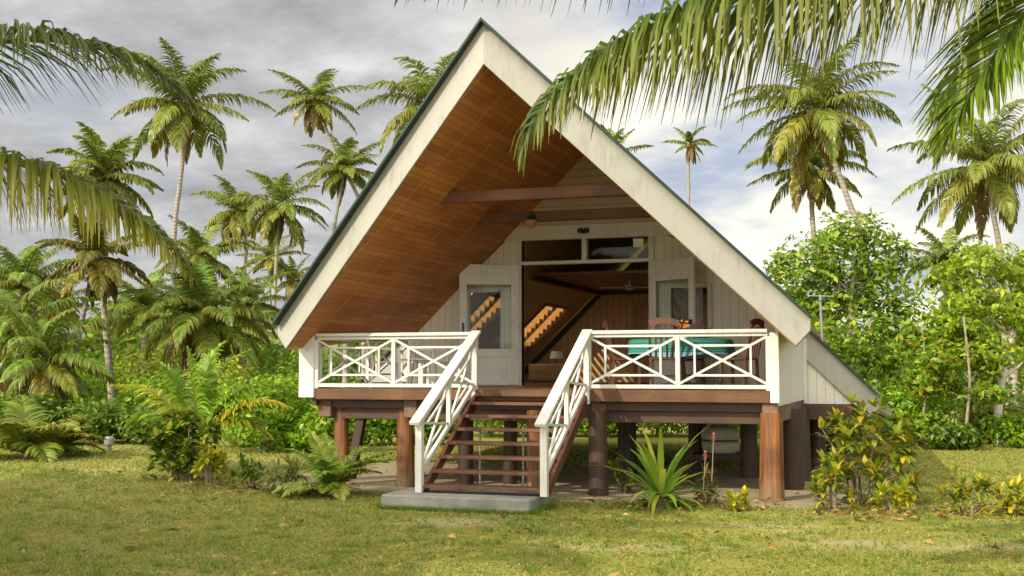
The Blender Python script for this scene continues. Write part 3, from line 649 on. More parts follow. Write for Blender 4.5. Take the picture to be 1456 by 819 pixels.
def palm_crown(L, nf, rng, nl=52, lw=.13, green=(.175, .255, .035), yellow=.6, dead=2, hang=.55, emax=1.35, emin=-.75):
    out = []; ga = rng.random() * 6.28; hang *= .7 + .6 * rng.random(); emin += rng.normal(0, .15); emax += rng.normal(0, .08); bend = .75 + .5 * rng.random(); dead += int(rng.integers(0, 2))
    for i in range(nf):
        k = i / max(nf - 1, 1); az = ga + i * 2.39996 + rng.normal(0, .18); e0 = emax + (emin - emax) * k ** .85 + rng.normal(0, .10)
        l = L * (.72 + .38 * math.sin(math.pi * min(1, .25 + .75 * k))) * (.88 + .22 * rng.random()); dr = (.6 + .8 * rng.random()) * (1.15 - .35 * k) * bend
        yel = max(0, (k - .45)) * yellow * 2.2 * rng.random() + .08 * rng.random()
        c = np.array(green) * (.75 + .55 * rng.random()) * (1 - yel) + np.array([.40, .29, .03]) * yel
        out.append(frond(arc((0, 0, 0), az, e0, l, dr), nl, L * .25, lw, hang + .35 * k, c, rng, rr=.035, tipcol=(.25, .2, .04)))
    for i in range(dead):
        out.append(frond(arc((0, 0, -.1), rng.random() * 6.28, -.7 - .4 * rng.random(), L * .75, .6), nl - 8, L * .16, lw, 1.2, (.24, .15, .05), rng, rr=.035))
    # fibrous heart with young nuts
    g = Geo(); 
    for i in range(7):
        a = rng.random() * 6.28; g.lathe(((.28) * math.cos(a), .28 * math.sin(a), -.30 + .2 * rng.random()), [(.02, -.13), (.13, -.04), (.13, .05), (.02, .13)], 8)
    V = np.array(g.V); Q = np.array([f for f in g.F if len(f) == 4]); out.append((V, Q, np.tile([.26, .17, .035], (len(V), 1))))
    return cat(out)
def smooth_path(P, m):
    P = np.asarray(P, float); n = len(P); t = np.linspace(0, n - 1, m); i = np.clip(t.astype(int), 0, n - 2); f = (t - i)[:, None]
    p0 = P[np.maximum(i - 1, 0)]; p1 = P[i]; p2 = P[i + 1]; p3 = P[np.minimum(i + 2, n - 1)]
    return .5 * ((2 * p1) + (-p0 + p2) * f + (2 * p0 - 5 * p1 + 4 * p2 - p3) * f ** 2 + (-p0 + 3 * p1 - 3 * p2 + p3) * f ** 3)
def palm(label, d, pts, Rpx, nf=24, seed=1, name='coconut_palm', rt=.13, rtk=None, group='tall coconut palms', **kw):
    """pts: pixels of the trunk from the crown down at distance d; the trunk ends in the ground"""
    rt = rtk or rt; rng = np.random.default_rng(seed); W = [at(x, y, d) for x, y in pts]; W = [p for p in W if p[2] > .6]
    foot = np.array([*W[-1][:2], 0.0]) + (W[-1] - W[-2]) * [1, 1, 0] * .4 if len(W) > 1 else np.array([*W[0][:2], 0.0])
    foot[2] = -.2; base = np.array([*foot[:2], 0.0]); L = Rpx * d / FPX * 1.12
    root = empty(name, base, label, 'palm', group)
    P = smooth_path(np.array([foot] + W[::-1]) - base, 18); r = rt * (1.0 - .45 * np.linspace(0, 1, 18)); r[0] = rt * 1.7; r[1] = rt * 1.2
    Geo().tube(P, list(r), 10).build('trunk', M['pbark'], root, smooth=True)
    V, Q, C = palm_crown(L, nf, rng, **kw); o = link('crown', npmesh('crown', V, Q, None, C), M['frond'], root); o.location = W[0] - base
    return root
def leaf_cloud(P, Nrm, ln, w, cols, rng, cup=.25):
    n = len(P); d = norm(rng.normal(0, 1, (n, 3)) * [1, 1, .55] + [0, 0, -.25]); nn = norm(Nrm + rng.normal(0, .55, (n, 3)))
    d = norm(d - nn * np.sum(d * nn, -1, keepdims=True)); S = np.cross(nn, d); L = (ln * (.6 + .7 * rng.random(n)))[:, None]; Wd = w / ln * L
    V = np.stack([P, P + d * L * .5 + S * Wd * .5 + nn * Wd * cup, P + d * L - nn * L * .12, P + d * L * .5 - S * Wd * .5 + nn * Wd * cup], 1).reshape(-1, 3)
    Q = np.arange(4 * n).reshape(-1, 4); c = np.array(cols)[rng.integers(0, len(cols), n)] * (.65 + .7 * rng.random((n, 1)))
    return V, Q, np.repeat(c, 4, 0)
def clumps(lobes, n, rng, shell=.35, hole=.3, cl=.22):
    """points gathered in clumps through ellipsoid lobes [(center, radii)]"""
    vol = np.array([np.prod(r) ** .67 for _, r in lobes]); pick = rng.choice(len(lobes), n, p=vol / vol.sum())
    C = np.array([c for c, _ in lobes])[pick]; Rr = np.array([r for _, r in lobes])[pick]
    nc = max(12, n // 38); cd = norm(rng.normal(0, 1, (nc, 3)) + [0, 0, .25]); cr = 1 - shell * rng.random(nc) ** 1.6 + rng.normal(0, .08, nc); k = rng.integers(0, nc, n)
    U = cd[k] * cr[k][:, None] + rng.normal(0, cl, (n, 3)) * .8
    return C + U * Rr, norm(U / Rr + [0, 0, .5])
GREEN = [(.10, .19, .016), (.14, .25, .018), (.20, .28, .022), (.08, .15, .014)]
BRIGHT = [(.18, .36, .015), (.24, .42, .02), (.15, .30, .014), (.32, .44, .025)]
DARK = [(.08, .15, .016), (.11, .19, .018), (.13, .20, .02)]
YELL = [(.22, .28, .018), (.28, .31, .02), (.15, .24, .018), (.34, .31, .024)]
def bush(label, x, ytop, wpx, d, cols, seed, n=2200, ln=.15, name='shrub', group='shrubs behind the lawn', stems=True):
    rng = np.random.default_rng(seed); base = gr(x, d); h = at(x, ytop, d)[2]; w = wpx * d / FPX / 2
    root = empty(name, base, label, 'shrub', group)
    lobes = []
    for i in range(6):
        a = rng.random() * 6.28; r = w * (.15 + .5 * rng.random()); z = h * (.28 + .42 * rng.random())
        rad = np.array([w * (.42 + .2 * rng.random()), w * (.42 + .2 * rng.random()), h * (.24 + .12 * rng.random())]); z = min(z, h - rad[2] * 1.05)
        lobes.append((np.array([math.cos(a) * r, math.sin(a) * r, max(z, rad[2] * .8)]), rad))
    lobes.append((np.array([0, 0, h * .30]), np.array([w * .8, w * .7, h * .30])))
    P, Nn = clumps(lobes, n, rng); P[:, 2] = np.abs(P[:, 2]) + .03
    V, Q, C = leaf_cloud(P, Nn, ln, ln * .48, cols, rng); link('foliage', npmesh('foliage', V, Q, None, C), M['leaf'], root)
    g = Geo()
    for i in range(5):
        c = lobes[i][0]; g.tube([(c[0] * .15, c[1] * .15, -.05), (c[0] * .5, c[1] * .5, c[2] * .5), tuple(c)], [.035, .025, .012], 6)
    g.build('stems', M['bark'], root)
    return root
def tree(label, x, d, lobespx, cols, seed, n, ln, trunk, rt=.12, bark='bark', name='broadleaf_tree'):
    """lobespx: (px, py, rx, ry) clumps of the crown; trunk: px points from ground up"""
    rng = np.random.default_rng(seed); base = gr(x, d); k = d / FPX
    root = empty(name, base, label, 'tree', 'broadleaf trees right of the cottage'); lobes = []
    for (px, py, rx, ry) in lobespx:
        c = at(px, py, d + rng.normal(0, .5)) - base; lobes.append((c, np.array([rx * k, rx * k * (.7 + .4 * rng.random()), ry * k])))
    P, Nn = clumps(lobes, n, rng, shell=.8, cl=.12); V, Q, C = leaf_cloud(P, Nn, ln, ln * .5, cols, rng); link('crown', npmesh('crown', V, Q, None, C), M['leaf'], root)
    g = Geo(); T = smooth_path([gr(trunk[0][0], d) - base - [0, 0, .2]] + [at(a, b, d) - base for a, b in trunk[1:]], 10)
    g.tube(T, list(rt * (1 - .6 * np.linspace(0, 1, 10))), 9)
    for c, r in lobes:
        i = int(np.argmin(np.linalg.norm(T - (c - [0, 0, r[2] * 1.3]), axis=1))); s = T[min(i, 8)]
        g.tube([s, (s + c) / 2 + [0, 0, -.05], c], [rt * .4, rt * .26, rt * .12], 6)
    g.build('trunk', M[bark], root, smooth=True); return root
table()
chair((.98, 1.35, 1.5), math.pi / 2 + .35, 'dark wooden chair at the left end of the veranda table')
chair((2.72, 1.25, 1.5), -math.pi / 2 - .3, 'dark wooden chair at the right end of the table, its curved top above the railing')
chair((1.75, 2.62, 1.5), .1, 'dark wooden chair on the far side of the veranda table, nearest the cottage wall')
chair((1.75, .62, 1.5), math.pi + .15, 'dark wooden chair on the near side of the table, right behind the railing')
plastic_chair((-2.95, 1.15, 1.5), math.pi / 2 + .5, 'white plastic chair beside the left corner post of the veranda')
plastic_chair((-2.6, 2.2, 1.5), math.pi / 2 - .1, 'white plastic chair farther back on the left veranda, nearer the cottage wall')
def small_things():
    t = empty('side_table', (-2.55, 1.55, 1.5), 'small white plastic table between the two white veranda chairs', 'table')
    Geo().lathe((0, 0, .44), [(.28, 0), (.30, .01), (.30, .03)], 24).build('table_top', M['wplast'], t)
    for k in range(3):
        a = k * 2.094; Geo().bar((.22 * math.cos(a), .22 * math.sin(a), 0), (.18 * math.cos(a), .18 * math.sin(a), .44), .035, .035, (0, 1, 0)).build('leg', M['wplast'], t)
    p = empty('hanging_planter', (-.72, 1.9, 4.16), 'small terracotta planter with green leaves hanging at the left end of the inner roof beam', 'planter')
    Geo().lathe((0, 0, 0), [(.04, -.06), (.10, 0), (.11, .07), (.09, .07)], 14).build('pot', M['terra'], p)
    Geo().tube([(-.09, 0, .06), (0, 0, .22)], .006, 5).tube([(.09, 0, .06), (0, 0, .22)], .006, 5).build('hanger', M['black'], p)
    V, Q, C = rosette(np.array([0, 0, .06]), 26, .14, .035, [(.06, .14, .03), (.1, .17, .04)], np.random.default_rng(5)); link('leaves', npmesh('leaves', V, Q, None, C), M['leaf'], p)
    # tank slung under the floor
    k = empty('storage_tank', (1.85, 5.0, .30), 'cream rounded tank with a dark strap tucked under the cottage floor', 'tank')
    g = Geo(); prof = [(.02, 0), (.25, .0), (.32, .04), (.34, .13), (.34, .22)]; g.lathe((0, 0, 0), prof, 24); g.lathe((0, 0, .25), [(.34, 0), (.34, .10), (.31, .19), (.2, .24), (.02, .26)], 24)
    g.build('shell', M['tank'], k, smooth=True); Geo().lathe((0, 0, .205), [(.325, 0), (.325, .06)], 24).build('strap', M['black'], k)
    Geo().box(-.5, .5, -.4, .4, -.08, -.004).build('shelf', M['beamx'], k)
    for x in (-.47, .47):
        for y in (-.37, .37): Geo().tube([(x, y, -.3), (x, y, .82)], .03, 8).build('leg', M['beamx'], k)
    l = empty('garden_light', gy(155, 642), 'small grey bollard light standing at the edge of the far left lawn', 'garden light')
    Geo().lathe((0, 0, 0), [(.05, 0), (.05, .14)], 12).build('post', M['grey'], l); Geo().lathe((0, 0, .14), [(.10, 0), (.11, .02), (.11, .15), (.06, .19)], 14).build('lamp_head', M['grey'], l)
    b = empty('bedside_cabinet', (-2.9, 9.3, 1.5), 'low brown cabinet just inside the cottage doorway', 'cabinet')
    Geo().box(-.15, .75, -.3, .3, .04, .42).build('carcass', M['indoor'], b, bevel=.01); g = Geo()
    for z in (.08, .25): g.box(-.1, .7, -.315, -.302, z, z + .13)
    g.build('drawers', M['indoor'], b)
    l = empty('table_lamp', (-2.45, 9.2, 1.92), 'cream shaded lamp on the low cabinet inside the doorway', 'lamp')
    Geo().lathe((0, 0, 0), [(.07, 0), (.02, .03), (.02, .12)], 12).build('base', M['terra'], l); Geo().lathe((0, 0, .12), [(.16, 0), (.11, .16), (.10, .16)], 18).build('lamp_shade', M['shade'], l)
    f = empty('ceiling_fan', (-.35, 7.4, 3.65), 'pale ceiling fan under the dark loft ceiling inside the doorway', 'ceiling fan')
    Geo().lathe((0, 0, -.24), [(.02, 0), (.09, .02), (.09, .09), (.02, .10), (.018, .24)], 14).build('motor', M['shade'], f)
    for q in range(4):
        a = q * math.pi / 2 + .15; Geo().bar((.1 * math.cos(a), .1 * math.sin(a), -.18), (.62 * math.cos(a), .62 * math.sin(a), -.18), .12, .015).build('blade', M['shade'], f)
small_things()

# ------------------------------------------------------------------ palms
LP = [
 ('tallest palm on the left, full dark crown high above the near fronds', 60, [(260, 150), (262, 200), (256, 260), (248, 325), (246, 420), (246, 500)], 104, 26, {}),
 ('palm with a grey trunk at left, its crown half hidden by the lower near frond', 38, [(147, 252), (141, 320), (142, 382), (151, 470), (159, 566)], 84, 24, dict(rtk=.13)),
 ('yellowing palm whose trunk leans left, low behind the near fronds', 36, [(136, 366), (132, 385), (120, 440), (108, 495), (98, 545)], 82, 22, dict(rtk=.11, yellow=.9, green=(.12, .13, .018))),
 ('palm left of the twin pair beside the roof, crown drooping left', 85, [(338, 300), (350, 345), (346, 400), (340, 480)], 62, 22, {}),
 ('palm with a straight pale trunk nearest the left roof eave', 80, [(398, 292), (394, 345), (390, 430), (385, 500)], 72, 25, {}),
 ('palm with a long leaning trunk that runs down behind the roof slope', 85, [(448, 140), (456, 165), (480, 222), (507, 275), (540, 350), (560, 440)], 66, 20, dict(yellow=.8)),
 ('palm below the leaning one, crown close to the roof edge', 85, [(490, 240), (481, 290), (475, 330), (470, 430)], 62, 22, dict(yellow=.6)),
 ('palm whose crown shows over the upper left roof edge', 65, [(612, 148), (618, 200), (625, 300), (630, 420)], 100, 22, {}),
 ('small far palm low between two trunks left of the eave', 105, [(386, 366), (384, 400), (384, 470)], 46, 18, dict(dead=1)),
 ('small far palm with a slanting trunk beside the eave tip', 105, [(418, 398), (408, 450), (400, 500)], 42, 16, dict(dead=1)),
 ('palm standing above the bushy dark palm left of the cottage', 62, [(288, 368), (288, 430), (288, 490)], 74, 24, {}),
 ('big palm right of the roof with a curved trunk and a full drooping crown', 50, [(1160, 158), (1172, 195), (1190, 240), (1208, 290), (1225, 340), (1240, 470)], 116, 30, dict(yellow=.55, hang=.8)),
 ('palm directly beneath the big right palm, crowns overlapping', 55, [(1152, 240), (1154, 290), (1158, 350), (1164, 430)], 84, 24, dict(yellow=.8, hang=.9)),
 ('palm at the right edge with a thick dark crown above the yellow tree', 50, [(1405, 236), (1410, 290), (1422, 360), (1428, 450)], 128, 30, dict(hang=.8)),
 ('thin ragged palm alone in the sky over the right roof slope', 95, [(981, 205), (979, 240), (979, 290), (976, 400)], 34, 9, dict(dead=5, yellow=.9)),
 ('palm almost hidden behind the right roof slope, one frond showing', 80, [(868, 224), (868, 300), (868, 420)], 54, 18, {}),
 ('low palm between the two broadleaf trees on the right', 60, [(1345, 372), (1345, 420), (1345, 480)], 66, 22, {}),
]
for i, (lab, d, pts, R, nf, kw) in enumerate(LP): palm(lab, d, pts, R, nf, 20 + i, rt=.17 if d > 55 else .16, lw=(.105 if d > 55 else .085), **kw)
LOW = [
 ('bushy dark palm left of the cottage with a dense low crown', 38, [(290, 452), (290, 500)], 110, 30, {}),
 ('dark palm at the left edge with upright fronds', 45, [(32, 405), (32, 470)], 88, 24, dict(emin=-.3)),
 ('palm at the far left edge with brown heart and arching fronds', 34, [(22, 470), (20, 520)], 120, 24, dict(hang=.7)),
 ('low palm with long dark fronds sweeping over the left shrubs', 32, [(62, 510), (62, 565)], 105, 20, dict(emin=-.4)),
 ('low palm in the gap between the left trunks', 76, [(165, 480), (165, 530)], 80, 20, {}),
 ('pale young palm behind the bright shrubs left of the post', 46, [(345, 470), (345, 520)], 66, 20, {}),
 ('low palm far behind the left corner post', 58, [(432, 470), (432, 520)], 60, 18, {}),
 ('low palm behind the yellow tree at the right edge', 45, [(1440, 410), (1440, 470)], 80, 20, {}),
 ('low palm behind the lower right eave of the cottage', 48, [(1130, 440), (1130, 500)], 70, 20, {}),
 ('mid green palm filling the gap right of the tall left trunk', 50, [(205, 440), (205, 500)], 78, 22, {}), ('low palm right of the bushy dark palm, under the roof eave', 52, [(352, 432), (352, 490)], 64, 20, {}),
 ('low yellow palm under the yellowing tall palm at far left', 52, [(75, 430), (75, 500)], 70, 20, dict(yellow=1.0, green=(.13, .15, .02))),
]
for i, (lab, d, pts, R, nf, kw) in enumerate(LOW): palm(lab, d, pts, R, nf, 60 + i, rt=.16, nl=72, lw=.062, group='low palms in the undergrowth', dead=1, **{**dict(green=(.15, .27, .03)), **kw})
for lab, x, d in (('slim pale trunked palm seen under the floor beside the left stilts', 492, 26.5), ('slim grey trunked palm seen under the floor, right of the paler trunk', 518, 29)):
    palm(lab, d, [(x, 400), (x, 480), (x - 1, 560)], 42, 10, int(x), rt=.085, nl=24, group='slim palms behind the cottage', dead=0)
# near palms: crown out of frame, fronds reach in
def near_palm(label, crown, foot, paths, ll, nfill, azr, seed, d0):
    rng = np.random.default_rng(seed); c = at(*crown); base = np.array([*gr(*foot)[:2], 0.0]); root = empty('coconut_palm', base, label, 'palm', 'near palms leaning into view')
    P = smooth_path([base - [0, 0, .2] - base, (c - base) * [.35, .35, .5], (c - base) * [.8, .8, .85], c - base], 16); LW = .031
    Geo().tube(P, list(.17 * (1 - .35 * np.linspace(0, 1, 16))), 12).build('trunk', M['pbark'], root, smooth=True)
    out = []
    for pts, k in paths:
        W = [c] + [at(x, y, d) for x, y, d in pts]
        kk = dict(k); n = kk.pop('n', 95); l = kk.pop('ll', ll); col = kk.pop('col', (.075, .115, .016)); hang = kk.pop('hang', .8)
        out.append(frond(smooth_path(W, 40) - c, n, l, LW, hang, col, rng, rr=.03, **kk))
    for i in range(nfill):
        az = azr[0] + (azr[1] - azr[0]) * (i + .5) / nfill + rng.normal(0, .1)
        out.append(frond(arc((0, 0, 0), az, 1.1 - 1.2 * rng.random(), 3.2, 1.2), 80, ll * 1.2, LW, .7, (.08, .12, .018), rng))
    V, Q, C = cat(out); o = link('crown', npmesh('crown', V, Q, None, C), M['frond'], root); o.location = c - base
near_palm('near palm outside the left edge whose two arching fronds hang across the left sky', (-380, 150, 11), (-470, 11.5), [
    ([(-220, 105, 10.9), (-100, 74, 10.8), (0, 58, 10.6), (60, 56, 10.5), (120, 63, 10.4), (190, 86, 10.3), (240, 116, 10.2), (270, 148, 10.2)], dict(ll=1.15, hang=.6, col=(.085, .115, .02), sweep=.95, n=210)),
    ([(-220, 195, 10.8), (-90, 211, 10.6), (0, 228, 10.4), (60, 241, 10.3), (130, 269, 10.2), (190, 306, 10.1), (235, 342, 10.0), (262, 378, 10.0)], dict(ll=1.2, hang=1.3, col=(.125, .155, .018), tipcol=(.34, .30, .02), sweep=.7, n=260))],
    .95, 14, (1.9, 5.2), 5, 11)
near_palm('near palm outside the right edge whose big green fronds hang over the roof', (1620, -150, 9), (1760, 9.5), [
    ([(1400, -100, 8.7), (1200, -45, 8.5), (1050, -4, 8.4), (960, 26, 8.3), (870, 73, 8.2), (810, 115, 8.1), (768, 160, 8.0), (752, 200, 8.0)], dict(ll=1.55, hang=1.1, n=330, col=(.07, .115, .014), tipcol=(.22, .22, .02), sweep=.45)),
    ([(1540, -70, 8.6), (1450, 28, 8.4), (1400, 100, 8.3), (1362, 165, 8.2), (1340, 215, 8.2)], dict(ll=1.0, hang=.35, n=230, col=(.17, .25, .02), sweep=.85)),
    ([(1350, -170, 9), (1050, -140, 9), (850, -90, 8.9), (690, -50, 8.8), (580, -16, 8.8)], dict(ll=1.2, hang=1.0, n=110, col=(.08, .115, .016)))],
    .95, 9, (-1.9, 1.5), 6, 9)

def cp(r, f, h): return tuple(CAM * [1, 1, 0] + RT * r + FH * f + UZ * h)
for k_, (lab, r_, f_, h_) in enumerate((('palm beyond the left edge shading the near lawn, farthest from the cottage', -12.5, 8.0, 6.0), ('palm beyond the left edge shading the front middle of the lawn', -9.2, 7.2, 5.4), ('palm beyond the left edge, nearest the lawn shade by the young plants', -14.5, 10.5, 5.8))):
    rng = np.random.default_rng(900 + k_); c = np.array(cp(r_, f_, h_)); base = np.array([c[0] - .5, c[1] + .3, 0]); root = empty('coconut_palm', base, lab, 'palm', 'near palms leaning into view')
    Geo().tube(smooth_path([[0, 0, -.2], [.1, -.1, h_ * .4], (c - base) * .8, c - base], 14), list(.17 * (1 - .35 * np.linspace(0, 1, 14))), 10).build('trunk', M['pbark'], root, smooth=True)
    V, Q, C = palm_crown(3.9, 36, rng, nl=56, lw=.13); o = link('crown', npmesh('crown', V, Q, None, C), M['frond'], root); o.location = c - base
# ------------------------------------------------------------------ broadleaf trees and shrubs
tree('tall green broadleaf tree right of the roof slope', 1215, 34, [(1215, 335, 60, 32), (1260, 375, 58, 40), (1170, 375, 55, 38), (1115, 380, 28, 26), (1215, 420, 80, 50), (1150, 440, 55, 45), (1280, 450, 48, 45), (1200, 500, 80, 45), (1265, 520, 50, 45), (1130, 510, 40, 40)], [(.14, .26, .02), (.20, .33, .024), (.27, .38, .028), (.11, .20, .018), (.33, .40, .032)], 11, 7600, .21, [(1212, 0), (1214, 520), (1210, 440), (1214, 380)], .13)
tree('yellow green tree with a pale slender trunk at the right edge', 1425, 29, [(1400, 375, 62, 30), (1445, 395, 45, 32), (1350, 400, 45, 26), (1390, 430, 70, 28), (1450, 450, 40, 40), (1350, 470, 45, 35), (1400, 500, 60, 26), (1330, 530, 40, 26), (1470, 500, 40, 40)], [(.27, .38, .02), (.34, .44, .026), (.20, .32, .018), (.40, .44, .03), (.14, .25, .016)], 12, 4600, .18, [(1421, 0), (1418, 600), (1428, 520), (1440, 460), (1430, 400)], .12, 'pale')
tree('airy sapling with a thin brown stem between the two right broadleaf trees', 1372, 27.5, [(1350, 500, 34, 20), (1395, 520, 32, 18), (1370, 470, 30, 18), (1340, 550, 28, 16), (1405, 560, 26, 15)], YELL + BRIGHT, 13, 2000, .17, [(1378, 0), (1374, 610), (1379, 540), (1370, 450)], .05, 'bark')
tree('airy sapling with yellow green leaves just right of the tall broadleaf tree', 1315, 28.5, [(1300, 480, 30, 20), (1330, 510, 30, 18), (1310, 545, 34, 18)], YELL + BRIGHT, 14, 1400, .17, [(1316, 0), (1312, 600), (1318, 540), (1310, 460)], .045, 'bark')
BU = [
 ('rounded shrub behind the grey bollard light', 150, 570, 130, 30, GREEN), ('mid green shrub right of the bollard light', 215, 575, 110, 29.5, GREEN),
 ('tangled shrub at the left edge of the lawn', 45, 560, 140, 31, GREEN), ('olive shrub under the left sweeping fronds', 105, 530, 130, 35, BRIGHT),
 ('tall green shrub behind the young palm', 225, 520, 130, 33, BRIGHT), ('tall yellowish shrub left of the veranda, back row', 330, 505, 130, 34, YELL),
 ('bright green shrub left of the veranda, tallest of its row', 395, 515, 115, 30, BRIGHT), ('bright green shrub with pale tips by the left corner post', 350, 540, 110, 28, BRIGHT),
 ('bright low shrub just left of the orange stilt', 440, 555, 110, 28, BRIGHT), ('round bright shrub seen under the left floor beam', 520, 560, 110, 29, BRIGHT),
 ('green shrub seen right of the thick orange stilt', 600, 565, 110, 29, BRIGHT), ('shrub seen through the stair treads', 690, 545, 150, 33, BRIGHT),
 ('shrub seen between the stairs and the dark stilt', 780, 545, 150, 33, BRIGHT), ('yellowish shrub seen under the right floor', 860, 545, 130, 32.5, BRIGHT),
 ('green shrub seen behind the spiky plant under the floor', 940, 540, 140, 33, BRIGHT), ('yellow green shrub seen below the tank', 1030, 545, 140, 32.5, BRIGHT),
 ('leafy shrub behind the right stilts', 1110, 540, 120, 34, GREEN), ('leafy shrub right of the lower eave', 1290, 560, 100, 29, BRIGHT),
 ('green shrub left of the pale trunk', 1350, 605, 80, 27.5, GREEN), ('bright shrub at the foot of the pale trunk', 1405, 575, 90, 29.5, YELL),
 ('bright shrub at the right edge of the lawn', 1455, 590, 110, 28, BRIGHT), ('shrub filling the gap below the tall broadleaf tree', 1225, 540, 130, 31, BRIGHT),
 ('tall shrub behind the right edge shrubs', 1390, 510, 130, 33, GREEN), ('tall shrub right behind the lower eave', 1160, 500, 120, 36, GREEN),
 ('broad bright shrub between the young palm and the left corner post', 375, 535, 150, 26.5, BRIGHT), ('bright shrub behind the fern palm and orange stilt', 455, 575, 100, 26.5, BRIGHT),
 ('big leafy shrub between the two left trunks', 130, 490, 130, 40, BRIGHT), ('big shrub under the bushy dark palm', 270, 490, 140, 39, BRIGHT), ('big pale shrub at the far left edge behind the palms', 30, 490, 150, 40, YELL), ('broad shrub right of the tall left trunk', 200, 495, 140, 41, YELL), ('leafy shrub in the back row left of the eave tip', 375, 485, 130, 42, GREEN),
 ('tall shrub behind the left corner post', 440, 500, 120, 38, GREEN), ('green shrub low at the far left', 5, 600, 110, 29, GREEN),
]
for i, (lab, x, yt, w, d, c) in enumerate(BU): bush(lab, x, yt, w, d, c, 100 + i, n=3000, ln=.15)
def woods():
    rng = np.random.default_rng(77); n = 30000; x = rng.random(n) * 2300 - 420; d = 52 + 40 * rng.random(n)
    top = 1.79 + (526 - (462 + 26 * np.sin(x * .021) + 16 * np.sin(x * .063 + 1) + 8 * np.sin(x * .17))) / FPX * d; z = top * np.sqrt(rng.random(n))
    P = CAM[None] * [1, 1, 0] + RT[None] * ((x - 728) / FPX * d)[:, None] + FH[None] * d[:, None] + UZ[None] * z[:, None]
    V, Q, C = leaf_cloud(P, norm(np.tile([0., -.6, .7], (n, 1))), .75, .42, GREEN + BRIGHT, rng)
    o = link('distant_woods', npmesh('distant_woods', V, Q, None, C), M['leaf']); tag(o, 'dense green jungle undergrowth far behind the cottage and lawn', 'woods', kind='stuff')
woods()
# ------------------------------------------------------------------ plants by the cottage
CROT = [(.18, .27, .016), (.24, .34, .02), (.15, .22, .014), (.26, .29, .016), (.42, .37, .02), (.52, .38, .022), (.10, .16, .014), (.34, .27, .02)]
YCRO = [(.30, .34, .018), (.48, .44, .02), (.2, .28, .016), (.62, .50, .024)]
GCRO = [(.11, .20, .016), (.18, .26, .018), (.3, .31, .02), (.4, .33, .022)]
def shrubby(label, x, y, wpx, hpx, cols, seed, nb=26, ln=.17, w=.055, name='croton_shrub', per=11, spread=1.0):
    rng = np.random.default_rng(seed); base = gy(x, y); d = float((base - CAM) @ FH); k = d / FPX; W, Hh = wpx * k / 2, hpx * k
    root = empty(name, base, label, 'shrub', 'garden plants in front of the cottage'); out = []; g = Geo()
    for i in range(nb):
        a = rng.random() * 6.283; r = W * math.sqrt(rng.random()) * .85; z = Hh * (.16 + .74 * rng.random()) * (1 - .35 * (r / W) ** 2)
        c = np.array([math.cos(a) * r, math.sin(a) * r * .8, z])
        out.append(rosette(c, per, ln, w, cols, rng, emin=-.3, emax=1.3, droop=.45)); out.append(rosette(c - np.array([0, 0, ln * .5]), per // 2, ln, w, cols, rng, emin=-.4, emax=.7, droop=.5))
        if i % 3 == 0: g.tube([(c[0] * .35, c[1] * .35, -.03), (c[0] * .45 + rng.normal(0, .02), c[1] * .45, z * .5), tuple(c)], [.016, .012, .006], 5)
    V, Q, C = cat(out); link('foliage', npmesh('foliage', V, Q, None, C), M['leaf'], root); g.build('stems', M['bark'], root); return root
shrubby('large croton with mixed green, yellow and orange leaves at the right corner of the cottage', 1232, 716, 168, 162, CROT, 201, 56, .20, .07, per=12)
shrubby('green and yellow croton at the foot of the large croton, nearer the stilts', 1186, 726, 72, 92, GCRO, 202, 14, .19, .055)
shrubby('small pale croton right of the large croton', 1273, 729, 60, 50, YCRO, 203, 8, .17, .05)
shrubby('spindly orange tinted croton left of the yellow ones at the right edge', 1375, 730, 80, 66, CROT, 204, 13, .16, .05)
shrubby('bright yellow croton at the right edge of the lawn', 1436, 734, 66, 58, YCRO, 205, 13, .16, .05)
shrubby('yellow green croton bush in front of the young palm on the left', 262, 682, 118, 112, GCRO[:3] + GREEN[:2] + YCRO[:1], 206, 66, .18, .085, per=14)
shrubby('low yellow croton at the right foot of the left croton bush', 296, 690, 62, 62, YCRO, 207, 14, .17, .06)
shrubby('small dark green plant right of the left croton bush', 350, 696, 52, 50, GREEN, 208, 14, .15, .05)
shrubby('small pale leaved plant next to the spiky fern', 408, 701, 78, 66, [(.3, .33, .08), (.4, .38, .12), (.2, .26, .05)], 209, 16, .22, .045)
shrubby('tiny yellow croton in front of the thick right stilt', 1047, 726, 40, 40, YCRO, 210, 6, .14, .05)
shrubby('small red tinted plant between the spiky plant and the yellow croton', 1012, 716, 50, 60, [(.10, .15, .02), (.16, .18, .03), (.3, .1, .05)], 211, 8, .17, .04)
shrubby('small leafy plant under the floor left of the spiky plant', 885, 700, 50, 44, [(.12, .18, .02), (.2, .22, .03)], 212, 8, .18, .045)
def strap(label, x, y, n, lpx, w, cols, seed, name, emin, emax, droop, flower=None):
    rng = np.random.default_rng(seed); base = gy(x, y); d = float((base - CAM) @ FH)
    root = empty(name, base, label, 'plant', 'garden plants in front of the cottage'); V, Q, C = rosette(np.array([0, 0, .12]), n, lpx * d / FPX, w, cols, rng, emin=emin, emax=emax, droop=droop)
    link('leaves', npmesh('leaves', V, Q, None, C), M['leaf'], root)
    g = Geo(); 
    for i in range(6): g.tube([(rng.normal(0, .06), rng.normal(0, .06), -.05), (rng.normal(0, .04), rng.normal(0, .04), .2)], [.035, .025], 6)
    g.build('stem', M['bark'], root)
strap('large spiky plant with upright strap leaves in front of the right stilts', 940, 722, 54, 112, .078, [(.16, .28, .025), (.22, .34, .03), (.11, .21, .02), (.34, .36, .04)], 301, 'crinum_lily', -.15, 1.2, .75)
